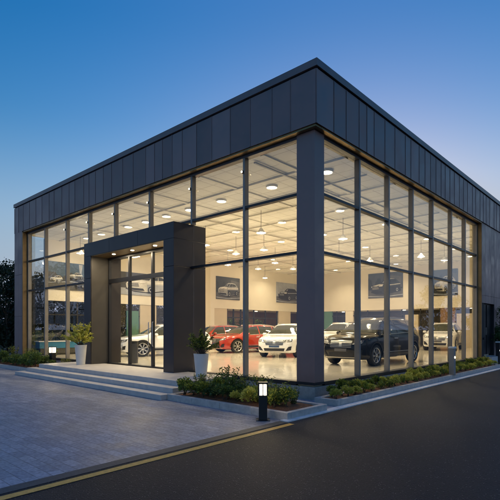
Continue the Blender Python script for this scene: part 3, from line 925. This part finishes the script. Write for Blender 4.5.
def post_bollard(loc, h, label, mat, lamp):
    t = thing('bollard_light', label, 'bollard light', loc)
    B('base_plate', mat, t, -.13, .13, -.13, .13, 0, .012)
    B('post', mat, t, -.085, .085, -.085, .085, .012, h - .06, bevel=.008)
    B('cap', 'white_metal' if lamp else mat, t, -.10, .10, -.10, .10, h - .06, h, bevel=.006)
    MB().lathe([(.03, 0), (.03, .008)], 14, (.086, 0, h * .62), 'x').build('lens', 'bollard_glow' if lamp else 'lamp_glass', t)
    return t
post_bollard((.84, 6.95, .135), .95, 'pale grey square bollard beside the long planter kerb', 'bollard_grey', True)
post_bollard((.44, 14.4, .0), 1.1, 'dark bollard beyond the long planter at the right edge', 'bollard_black', True)

# ------------------------------------------------------------------ posters
def poster(name, label, wall, a0, a1, z0, z1, art):
    """wall 'L': on x=-17.6 facing +X, a runs along y.  wall 'B': on y=YB facing -Y, a runs along x."""
    t = thing(name, label, 'poster', (-17.6, (a0 + a1) / 2, z0) if wall == 'L' else ((a0 + a1) / 2, YB, z0))
    w, h = a1 - a0, z1 - z0
    def P(u, v, d): return (d, (u - .5) * w, v * h) if wall == 'L' else ((u - .5) * w, -d, v * h)
    def slab(nm, pts, d0, d1, mat, parent):
        mb = MB(); n_ = len(pts)
        vs = [P(u, v, d0) for u, v in pts] + [P(u, v, d1) for u, v in pts]
        fs = [tuple(range(n_, 2 * n_)), tuple(range(n_ - 1, -1, -1))] + [(i, (i + 1) % n_, n_ + (i + 1) % n_, n_ + i) for i in range(n_)]
        mb.add(vs, fs); me = mb.mesh(nm, mat); bm = bmesh.new(); bm.from_mesh(me); bmesh.ops.recalc_face_normals(bm, faces=bm.faces); bm.to_mesh(me); bm.free()
        return link(nm, me, parent)
    board = slab('board', [(0, 0), (1, 0), (1, 1), (0, 1)], .004, .04, art[0], t)
    for k, (nm, mat, pts) in enumerate(art[1:]):
        slab(nm, pts, .041 + .0025 * k, .0425 + .0025 * k, mat, board)
    return t
def circ(cu, cv, ru, rv, n=14): return [(cu + ru * math.cos(2 * math.pi * k / n), cv + rv * math.sin(2 * math.pi * k / n)) for k in range(n)]
def car_art(bgm, road, body, ox=.0, flip=False, sc=1.0, tree_=True):
    def T(pts): return [((1 - (.5 + (u - .5) * sc + ox)) if flip else (.5 + (u - .5) * sc + ox), .42 + (v - .42) * sc) for u, v in pts]
    a = [bgm, ('printed_road', road, [(0, 0), (1, 0), (1, .34), (0, .30)])]
    if tree_:
        a += [('printed_trees', 'print_tree', [(0, .34)] + [(k / 40, .66 + .16 * math.sin(k * .55 + 1) + .05 * math.sin(k * 2.3) + .03 * math.sin(k * 5.1)) for k in range(41)] + [(1, .34)]),
              ('printed_building', 'print_road', [(.60, .40), (.60, .88), (.97, .82), (.97, .40)])]
    hi = {'print_silver': 'print_white', 'print_black': 'print_pale', 'print_night': 'print_light', 'print_light': 'print_white'}[body]
    lo = {'print_silver': 'print_dusk', 'print_black': 'print_night', 'print_night': 'print_black', 'print_light': 'print_pale'}[body]
    a += [('printed_sheen', 'print_pale', [(.0, .10), (.45, .06), (1, .12), (1, .09), (.5, .03), (0, .06)]),
          ('printed_shadow', 'print_black', T([(.06, .24), (.22, .15), (.50, .125), (.93, .25), (.93, .32), (.10, .30)])),
          ('printed_car', body, T([(.08, .30), (.07, .40), (.09, .47), (.16, .53), (.33, .57), (.43, .70), (.50, .745), (.66, .755), (.78, .73), (.87, .62), (.915, .55), (.925, .40), (.91, .31), (.80, .25), (.60, .19), (.44, .165), (.20, .19), (.10, .24)])),
          ('printed_flank', lo, T([(.46, .42), (.92, .46), (.915, .32), (.80, .26), (.60, .20), (.47, .19)])),
          ('printed_highlight', hi, T([(.47, .505), (.91, .54), (.917, .515), (.47, .47)])),
          ('printed_highlight', hi, T([(.11, .49), (.31, .558), (.45, .55), (.40, .515), (.22, .47)])),
          ('printed_highlight', hi, T([(.46, .715), (.52, .742), (.66, .75), (.78, .725), (.66, .732), (.54, .725)])),
          ('printed_window', 'print_black', T([(.345, .572), (.44, .69), (.565, .708), (.50, .568)])),
          ('printed_reflection', 'print_pale', T([(.40, .60), (.455, .68), (.49, .685), (.44, .60)])),
          ('printed_window', 'print_black', T([(.53, .572), (.59, .705), (.67, .71), (.67, .588)])),
          ('printed_window', 'print_black', T([(.685, .59), (.685, .71), (.76, .695), (.83, .625), (.82, .605)])),
          ('printed_grille', 'print_black', T([(.11, .33), (.105, .435), (.29, .458), (.31, .34)])),
          ('printed_slat', hi, T([(.112, .352), (.112, .362), (.302, .374), (.304, .362)])),
          ('printed_slat', hi, T([(.11, .385), (.11, .395), (.298, .41), (.30, .398)])),
          ('printed_slat', hi, T([(.108, .418), (.108, .428), (.292, .446), (.294, .434)])),
          ('printed_intake', 'print_black', T([(.10, .235), (.10, .285), (.38, .275), (.41, .205), (.22, .20)])),
          ('printed_headlamp', 'print_white', T([(.30, .458), (.33, .50), (.43, .518), (.41, .462)])),
          ('printed_headlamp', 'print_white', T([(.08, .43), (.09, .48), (.108, .488), (.102, .432)])),
          ('printed_wheel', 'print_black', T(circ(.53, .245, .06, .12))), ('printed_wheel', 'print_black', T(circ(.835, .30, .045, .10))),
          ('printed_rim', 'print_silver', T(circ(.527, .245, .038, .082))), ('printed_rim', 'print_silver', T(circ(.832, .30, .028, .066))),
          ('printed_hub', 'print_black', T(circ(.527, .245, .026, .056, 5))), ('printed_hub', 'print_black', T(circ(.832, .30, .019, .045, 5)))]
    return a
poster('wall_poster', 'dark framed poster of a silver car above the red cars', 'L', 13.35, 15.8, 3.85, 5.5, car_art('print_night', 'print_road', 'print_silver'))
poster('wall_poster', 'poster of a black car above the white car by the column', 'L', 20.2, 23.4, 3.9, 5.6, car_art('print_pale', 'print_road', 'print_black', tree_=False))
poster('wall_poster', 'poster of a dark two tone car on the rear wall', 'B', -11.2, -8.35, 4.1, 6.05, car_art('print_dusk', 'print_road', 'print_night', ox=.02))
poster('wall_poster', 'poster of a pale car on the rear wall near its right end', 'B', -6.1, -4.4, 4.05, 5.9, car_art('print_dusk', 'print_tree', 'print_light'))
def mini(body, hi, lo, u0, v0, w, h, flip=False):
    art = car_art('print_dusk', 'print_road', body, tree_=False)[2:]
    def M(p):
        u, v = p
        u = (1 - u) if flip else u
        return (u0 + w * u, v0 + h * (v - .12) / .64)
    return [(nm, mt, [M(p) for p in pts]) for nm, mt, pts in art if nm not in ('printed_sheen',)]
sweep = [('printed_hill', 'print_dusk', [(0, .0)] + [(k / 30, .56 + .07 * math.sin(k * .5) + .03 * math.sin(k * 1.7)) for k in range(31)] + [(1, .0)]),
         ('printed_road', 'print_road', [(0, 0), (1, 0), (1, .3), (.6, .36), (.2, .28), (0, .3)]),
         ('printed_beam', 'print_pale', [(.70, .97), (.79, .97), (.76, .62), (.72, .62)]),
         ('printed_streak', 'print_pale', [(.0, .24), (.5, .33), (1, .27), (1, .25), (.5, .30), (0, .22)])] \
    + mini('print_light', 0, 0, .03, .26, .32, .24) + mini('print_silver', 0, 0, .44, .40, .36, .26) + mini('print_black', 0, 0, .56, .10, .42, .30, True)
poster('wall_mural', 'wide blue mural of cars on the left inner wall', 'L', 1.3, 3.75, 3.78, 5.25, ['print_blue'] + sweep)
ent = [('printed_road', 'print_pale', [(0, 0), (1, 0), (1, .26), (0, .30)])] + mini('print_light', 0, 0, .02, .10, .96, .86)
poster('wall_mural', 'close up mural of a white car seen through the entrance doors', 'L', 5.6, 9.6, 3.75, 5.1, ['print_dusk'] + ent)

# ------------------------------------------------------------------ cars
def tab(pts, x): return float(np.interp(x, [p[0] for p in pts], [p[1] for p in pts]))
def smooth_tab(pts, sig=.05):
    xs = np.linspace(-2.6, 2.6, 1041)
    ys = np.interp(xs, [p[0] for p in pts], [p[1] for p in pts])
    k = np.exp(-.5 * (np.arange(-60, 61) * .005 / sig) ** 2); k /= k.sum()
    yp = np.pad(ys, 60, mode='edge')
    ys = np.convolve(yp, k, 'valid')
    return lambda x: float(np.interp(x, xs, ys))

def car_meshes(hgt=1.0, stretch=0., sporty=0., boxy=0.):
    """returns dict of part meshes; car faces +X, wheels on z=0"""
    T = smooth_tab([(-2.2, .86), (-2.17, 1.02), (-2.08, 1.16 + .1 * boxy), (-1.80, 1.42 - .1 * sporty + .14 * boxy), (-1.55, 1.56 - .08 * sporty + .065 * boxy), (-1.1, 1.63 - .04 * sporty + .025 * boxy), (-.4, 1.67), (.15, 1.645), (.42, 1.56), (1.12, 1.10),
                    (1.28, 1.07), (1.8, 1.02), (2.06, .965), (2.17, .88), (2.23, .72)], .035)
    ZBt = smooth_tab([(-2.2, .46), (-2.1, .32), (-1.7, .25), (1.8, .22), (2.1, .23), (2.2, .27), (2.23, .36)], .03)
    Wt = smooth_tab([(-2.2, .76), (-2.1, .86), (-1.8, .92), (-1.3, .935), (-.4, .92), (1.3, .935), (1.75, .91), (2.02, .85), (2.15, .78), (2.23, .66)], .04)
    Bt = smooth_tab([(-2.2, .80), (-2.1, .98), (-1.5, 1.06), (.9, 1.0), (1.5, .975), (1.95, .91), (2.15, .82), (2.23, .68)], .04)
    def ring(x):
        t, zb, w, b = T(x), ZBt(x), Wt(x), Bt(x)
        b = min(b, t - .02)
        g = min(1, max(0, (t - b - .09) / .42)); g = g * g * (3 - 2 * g)
        y6 = w * .84 * (1 - g) + (.615) * g
        z6 = t - (.02 * (1 - g) + .075 * g)
        y5 = w - .04
        pts = [(0, zb), (w - .16, zb), (w - .06, zb + .03), (w - .015, zb + .10), (w - .004, zb + .2), (w - .012, zb * .5 + b * .5), (w, b - .14), (w - .01, b - .06), (y5, b)]
        for q in (.33, .66):
            pts.append((y5 + (y6 - y5) * q + .018 * g, b + (z6 - b) * q))
        pts += [(y6, z6), (y6 * .88, t - (.012 * (1 - g) + .03 * g)), (y6 * .5, t - .006), (0, t)]
        return pts
    xs = np.concatenate([np.linspace(-2.2, -1.5, 18), np.linspace(-1.45, 1.6, 56), np.linspace(1.64, 2.1, 14), np.linspace(2.12, 2.23, 7)])
    def SX(x): return x + (stretch / 2 if x > .6 else (-stretch / 2 if x < -.5 else stretch / 2 * ((x + .5) / 1.1 * 2 - 1)))
    mb = MB(); rows = []
    for x in xs:
        h = ring(x)
        full = h + [(-yy, zz) for yy, zz in h[-2:0:-1]]
        rows.append(len(mb.v)); mb.v += [(SX(x), yy, zz * hgt) for yy, zz in full]
    n = len(full)
    for i in range(len(xs) - 1):
        for k in range(n):
            mb.f.append((rows[i] + k, rows[i + 1] + k, rows[i + 1] + (k + 1) % n, rows[i] + (k + 1) % n)); mb.m.append(0)
    # end caps as fans
    for i, fl in ((0, True), (len(xs) - 1, False)):
        c = len(mb.v); ys = [mb.v[rows[i] + k] for k in range(n)]
        mb.v.append((ys[0][0] + (-.03 if fl else .03), 0, sum(p[2] for p in ys) / n))
        for k in range(n):
            f = (rows[i] + k, rows[i] + (k + 1) % n, c); mb.f.append(f if fl else f[::-1]); mb.m.append(0)
    me = mb.mesh('body', ['grille_black', 'grille_black'])
    bm = bmesh.new(); bm.from_mesh(me); bmesh.ops.recalc_face_normals(bm, faces=bm.faces); bm.to_mesh(me)
    bvh = BVHTree.FromBMesh(bm); bm.free()
    XF, XR, WR = SX(1.36), SX(-1.33), .375
    # wheel arches
    body = bpy.data.objects.new('tmp', me); COL.objects.link(body)
    cm = MB()
    for xa in (XF, XR):
        for s in (-1, 1):
            cm.cm = 1
            cm.lathe([(.425, min(s * .58, s * 1.2)), (.425, max(s * .58, s * 1.2))], 40, (xa, 0, WR), 'y')
    cme = cm.mesh('cut', ['grille_black', 'grille_black'])
    bm = bmesh.new(); bm.from_mesh(cme); bmesh.ops.recalc_face_normals(bm, faces=bm.faces); bm.to_mesh(cme); bm.free()
    cut = bpy.data.objects.new('cut', cme); COL.objects.link(cut)
    md = body.modifiers.new('b', 'BOOLEAN'); md.object = cut; md.operation = 'DIFFERENCE'; md.solver = 'EXACT'
    dg = bpy.context.evaluated_depsgraph_get(); dg.update()
    nm = bpy.data.meshes.new_from_object(body.evaluated_get(dg))
    bpy.data.objects.remove(body); bpy.data.objects.remove(cut)
    nm.polygons.foreach_set('use_smooth', [True] * len(nm.polygons)); nm.set_sharp_from_angle(angle=R(38)); nm.name = 'body'
    out = {'body': nm, 'XF': XF, 'XR': XR, 'WR': WR, 'SX': SX}
    def decal(c4, axis, nu=10, nv=6, off=.006):
        """bilinear 2D quad (c4, ccw) projected on the body along axis, with a shallow rim"""
        ax, sg = axis[0], (1 if axis[1] == '+' else -1)
        vs = []
        for j in range(nv + 1):
            for i in range(nu + 1):
                u, v = i / nu, j / nv
                a = [(1 - u) * c4[0][q] + u * c4[1][q] for q in (0, 1)]; b = [(1 - u) * c4[3][q] + u * c4[2][q] for q in (0, 1)]
                p = [(1 - v) * a[q] + v * b[q] for q in (0, 1)]
                if ax == 'x': o, d = Vector((4 * sg, p[0], p[1])), Vector((-sg, 0, 0))
                elif ax == 'y': o, d = Vector((SX(p[0]), 3 * sg, p[1] * hgt)), Vector((0, -sg, 0))
                else: o, d = Vector((SX(p[0]), p[1], 4)), Vector((0, 0, -1))
                if ax == 'x': o.z *= hgt
                loc, nrm, _, _ = bvh.ray_cast(o, d)
                if loc is None:
                    loc, nrm, _, _ = bvh.find_nearest(o + d * 2)
                vs.append((loc + nrm * off, loc - nrm * .004))
        m = MB(); N_ = len(vs)
        V = [a for a, b in vs] + [b for a, b in vs]; F = []
        for j in range(nv):
            for i in range(nu):
                k = j * (nu + 1) + i; F.append((k, k + 1, k + nu + 2, k + nu + 1))
        bd = [i for i in range(nu + 1)] + [(j + 1) * (nu + 1) + nu for j in range(nv)] + [nv * (nu + 1) + i for i in range(nu - 1, -1, -1)] + [j * (nu + 1) for j in range(nv - 1, 0, -1)]
        for a, b in zip(bd, bd[1:] + bd[:1]): F.append((a, b, b + N_, a + N_))
        m.add(V, F)
        return m
    def fin(m, name, mats, smooth=True):
        me_ = m.mesh(name, mats); b_ = bmesh.new(); b_.from_mesh(me_); bmesh.ops.recalc_face_normals(b_, faces=b_.faces); b_.to_mesh(me_); b_.free()
        if smooth: me_.polygons.foreach_set('use_smooth', [True] * len(me_.polygons)); me_.set_sharp_from_angle(angle=R(40))
        return me_
    P = []          # (part name, mesh, children)
    def hz(x): return x
    # glass
    P.append(('windshield', fin(decal([(1.07, -.73), (1.07, .73), (.40, .565), (.40, -.565)], 'z+', 14, 10), 'windshield', 'car_glass')))
    P.append(('rear_window', fin(decal([(-2.03, .70), (-2.03, -.70), (-1.62, -.54), (-1.62, .54)], 'z+', 10, 6), 'rear_window', 'car_glass')))
    for s in ('y+', 'y-'):
        for (q, nm_) in (([(.92, 1.055), (-.06, 1.085), (-.06, 1.565), (.40, 1.515)], 'front_window'), ([(-.12, 1.085), (-1.02, 1.11), (-1.02, 1.54), (-.12, 1.565)], 'rear_side_window'),
                         ([(-1.08, 1.11), (-1.70, 1.17), (-1.52 - .12 * boxy, 1.42 - .03 * sporty + .08 * boxy), (-1.08, 1.53)], 'quarter_window')):
            P.append((nm_, fin(decal(q, s, 10, 6, .005), nm_, 'car_glass')))
        # lower cladding, seams, handles
        P.append(('side_skirt', fin(decal([(.92, .30), (-.89, .30), (-.89, .42), (.92, .42)], s, 16, 3, .008), 'side_skirt', 'grille_black')))
        for xs_ in (.93, -.09, -1.02):
            P.append(('door_seam', fin(decal([(xs_ - .008, .47), (xs_ + .008, .47), (xs_ + .008, 1.02), (xs_ - .008, 1.02)], s, 1, 10, .0012), 'door_seam', 'grille_black')))
        P.append(('side_strip', fin(decal([(.90, .445), (-.88, .445), (-.88, .462), (.90, .462)], s, 16, 1, .012), 'side_strip', 'chrome')))
        for xa in (1.36, -1.33):          # dark lip round each wheel opening
            an = [math.pi * k / 14 for k in range(15)]
            am = MB()
            for k in range(14):
                q4 = [(xa + math.cos(w_) * r_, .345 + math.sin(w_) * r_) for w_, r_ in ((an[k], .432), (an[k], .475), (an[k + 1], .475), (an[k + 1], .432))]
                d_ = decal(q4, s, 2, 2, .010); am.add(d_.v, d_.f)
            P.append(('arch_trim', fin(am, 'arch_trim', 'grille_black')))
        for xs_ in (.08, -.90):
            P.append(('door_handle', fin(decal([(xs_ - .10, .90), (xs_ + .10, .90), (xs_ + .10, .93), (xs_ - .10, .93)], s, 4, 2, .02), 'door_handle', 'chrome')))
        P.append(('window_trim', fin(decal([(.95, 1.03), (-1.74, 1.145), (-1.74, 1.16), (.95, 1.045)], s, 20, 1, .009), 'window_trim', 'chrome')))
        P.append(('roof_rail', fin(decal([(.20, .50 if s == 'y+' else -.50), (-1.35, .50 if s == 'y+' else -.50), (-1.35, .535 if s == 'y+' else -.535), (.20, .535 if s == 'y+' else -.535)], 'z+', 14, 2, .045), 'roof_rail', 'chrome')))
        sg = 1 if s == 'y+' else -1
        # front lamps wrap round the corner
        P.append(('headlight', fin(decal([(sg * .44, .715), (sg * .79, .765), (sg * .80, .885), (sg * .49, .845)], 'x+', 12, 6, .006), 'headlight', 'lamp_dark')))
        P.append(('headlight_lens', fin(decal([(sg * .52, .775), (sg * .62, .79), (sg * .63, .835), (sg * .54, .825)], 'x+', 4, 4, .011), 'headlight_lens', 'lamp_glass')))
        P.append(('headlight_lens', fin(decal([(sg * .65, .795), (sg * .74, .81), (sg * .745, .855), (sg * .66, .845)], 'x+', 4, 4, .011), 'headlight_lens', 'lamp_glass')))
        P.append(('running_light', fin(decal([(sg * .47, .733), (sg * .77, .778), (sg * .772, .792), (sg * .475, .748)], 'x+', 10, 1, .012), 'running_light', 'print_white')))
        P.append(('fog_light', fin(decal([(sg * .53, .34), (sg * .76, .37), (sg * .78, .56), (sg * .66, .53)], 'x+', 6, 6, .007), 'fog_light', 'grille_black')))
        P.append(('tail_light', fin(decal([(sg * .36, .87), (sg * .78, .90), (sg * .76, 1.03), (sg * .36, .99)], 'x-', 8, 4, .007), 'tail_light', 'tail_red')))
        mm = MB().box(-.06, .09, -.11, .10, -.07, .08)
        mi = mm.mesh('mirror', 'grille_black'); b_ = bmesh.new(); b_.from_mesh(mi); bmesh.ops.bevel(b_, geom=b_.edges[:], offset=.035, segments=3, affect='EDGES')
        bmesh.ops.translate(b_, verts=b_.verts, vec=(SX(.72), sg * 1.0, 1.09 * hgt)); b_.to_mesh(mi); b_.free()
        mi.polygons.foreach_set('use_smooth', [True] * len(mi.polygons))
        P.append(('side_mirror', mi))
    P.append(('grille', fin(decal([(-.40, .605), (.40, .605), (.46, .845), (-.46, .845)], 'x+', 14, 8, .004), 'grille', 'grille_black')))
    for zz in (.64, .69, .74, .79, .832):
        P.append(('grille_bar', fin(decal([(-.42, zz - .009), (.42, zz - .009), (.425, zz + .009), (-.425, zz + .009)], 'x+', 14, 1, .013), 'grille_bar', 'chrome')))
    P.append(('emblem', fin(decal([(-.055, .665), (.055, .665), (.055, .775), (-.055, .775)], 'x+', 4, 4, .02), 'emblem', 'chrome')))
    P.append(('lower_intake', fin(decal([(-.46, .33), (.46, .33), (.50, .46), (-.50, .46)], 'x+', 14, 4, .005), 'lower_intake', 'grille_black')))
    P.append(('bumper_trim', fin(decal([(-.66, .285), (.66, .285), (.66, .31), (-.66, .31)], 'x+', 16, 1, .014), 'bumper_trim', 'chrome')))
    P.append(('licence_plate', fin(decal([(-.24, .495), (.24, .495), (.24, .59), (-.24, .59)], 'x+', 6, 2, .016), 'licence_plate', 'plate_blue')))
    out['parts'] = P
    return out
# wheel
def wheel_meshes(spokes=7, Rr=.375):
    ty = MB().lathe([(Rr * .70, -.10), (Rr * .80, -.115), (Rr * .95, -.112), (Rr, -.085), (Rr, .085), (Rr * .95, .112), (Rr * .80, .115), (Rr * .70, .10)], 40, axis='y', cap=False).mesh('tyre', 'tyre_rubber', 50)
    rm = MB().lathe([(Rr * .74, .102), (Rr * .70, .106), (Rr * .655, .09), (Rr * .64, .0)], 40, axis='y', cap=False)
    for k in range(spokes):
        for dd in (-.10, .10):
            a = 2 * math.pi * k / spokes + dd
            M = Matrix.Rotation(a, 4, 'Y')
            rm.box(.03, Rr * .68, .070, .098, -.015, .015, M)
    rm.lathe([(.058, .06), (.058, .104), (.03, .11)], 18, axis='y')
    rme = rm.mesh('rim', 'alloy', 40)
    hub = MB().lathe([(Rr * .70, .02), (Rr * .70, .035)], 32, axis='y').mesh('brake_disc', 'grille_black')
    return ty, rme, hub
WHEELS = wheel_meshes()
CARS = {'suv': car_meshes(1.03, .0, 0, .4), 'long': car_meshes(1.05, .42, 0, 1), 'low': car_meshes(.93, .1, .6), 'mid': car_meshes(.95, .12, .35)}
PAINT_PARTS = ('side_mirror', 'door_handle')
def car(kind, paint, loc, az, label, plate='plate_blue', dark_rim=False):
    """az: heading in degrees, 0 = +X"""
    D = CARS[kind]
    t = thing('parked_car', label, 'car', loc, R(az), 'cars in the showroom')
    key = kind + paint
    if key not in KIDS:
        KIDS[key] = {}
    def meshfor(me, mat):
        c = KIDS[key].get(me.name)
        if c is None:
            c = me.copy(); c.materials.clear(); c.materials.append(MATS[mat]); c.materials.append(MATS['grille_black']); KIDS[key][me.name] = c
        return c
    link('body', meshfor(D['body'], paint), t)
    for (nm, me) in D['parts']:
        if nm == 'side_mirror':
            c = me.copy(); c.materials.clear(); c.materials.append(MATS[paint]); link(nm, c, t)
        elif nm == 'licence_plate' and plate != 'plate_blue':
            c = me.copy(); c.materials.clear(); c.materials.append(MATS[plate]); link(nm, c, t)
        else: link(nm, me, t)
    for xa in (D['XF'], D['XR']):
        for s in (-1, 1):
            w = link('wheel', WHEELS[0], t); w.location = (xa, s * .81, D['WR']); w.rotation_euler = (0, .3 * s + xa, 0 if s > 0 else math.pi)
            link('rim', WHEELS[1], w); link('brake_disc', WHEELS[2], w)
    return t
car('long', 'paint_black', (-2.2, 7.35, FZ), -91, 'black off-roader with chrome grille just inside the right hand glass', 'plate_grey')
car('mid', 'paint_white', (-7.55, 8.9, FZ), -70, 'white car with blue plate left of the corner column')
car('suv', 'paint_white', (-8.6, 15.6, FZ), -84, 'white car behind the black off-roader bonnet')
car('suv', 'paint_silver', (-4.1, 20.4, FZ), -80, 'silver white car behind the black off-roader tail', 'plate_grey')
car('low', 'paint_red', (-11.35, 10.1, FZ), -102, 'bright red car in front of the other red cars')
car('low', 'paint_red', (-15.0, 11.0, FZ), -100, 'red car tucked behind the bonnet of the front red car')
car('low', 'paint_red', (-13.3, 15.6, FZ), -100, 'red car behind the windscreen of the white car by the column')
car('low', 'paint_white', (-12.3, 4.85, FZ), -106, 'white car right behind the entrance doors')
car('low', 'paint_white', (-15.7, 7.3, FZ), -104, 'white car half hidden beyond the one behind the doors')

# ------------------------------------------------------------------ showroom furniture
t = thing('reception_counter', 'long low blue counter behind the left end windows', 'counter', (-16.6, 1.9, FZ))
B('counter_body', 'blue_counter', t, -.25, .25, -1.5, 1.6, .34, .66, bevel=.01); B('counter_base', 'dark_wall', t, -.22, .22, -1.45, 1.55, .08, .34); B('counter_top', 'white_metal', t, -.29, .29, -1.55, 1.65, .66, .70, bevel=.006); B('toe_kick', 'black_plastic', t, -.2, .2, -1.45, 1.55, 0, .08)
t = thing('litter_bin', 'dark standing bin inside the left entrance door', 'bin', (-8.75, .75, FZ))
MB().lathe([(.16, 0), (.17, .02), (.17, .78), (.15, .80)], 24).build('bin_body', 'black_plastic', t, 40); MB().lathe([(.175, .78), (.175, .84), (.10, .85)], 24).build('bin_lid', 'transom_metal', t, 40)
t = thing('info_stand', 'thin dark sign stand behind the white car by the column', 'stand', (-12.5, 17.0, FZ))
B('base', 'black_plastic', t, -.2, .2, -.2, .2, 0, .03); B('pole', 'black_plastic', t, -.03, .03, -.03, .03, .03, 1.5); B('board', 'transom_metal', t, -.16, .16, -.05, -.03, 1.2, 1.75)

# ------------------------------------------------------------------ render settings
S.render.engine = 'CYCLES'
C = S.cycles
C.use_denoising = True
try: C.denoiser = 'OPENIMAGEDENOISE'
except Exception: pass
C.max_bounces = 9; C.diffuse_bounces = 4; C.glossy_bounces = 4; C.transmission_bounces = 4; C.transparent_max_bounces = 28
C.caustics_reflective = False; C.caustics_refractive = False
C.sample_clamp_indirect = 4; C.sample_clamp_direct = 0
C.use_light_tree = True
C.use_adaptive_sampling = True; C.adaptive_threshold = .012
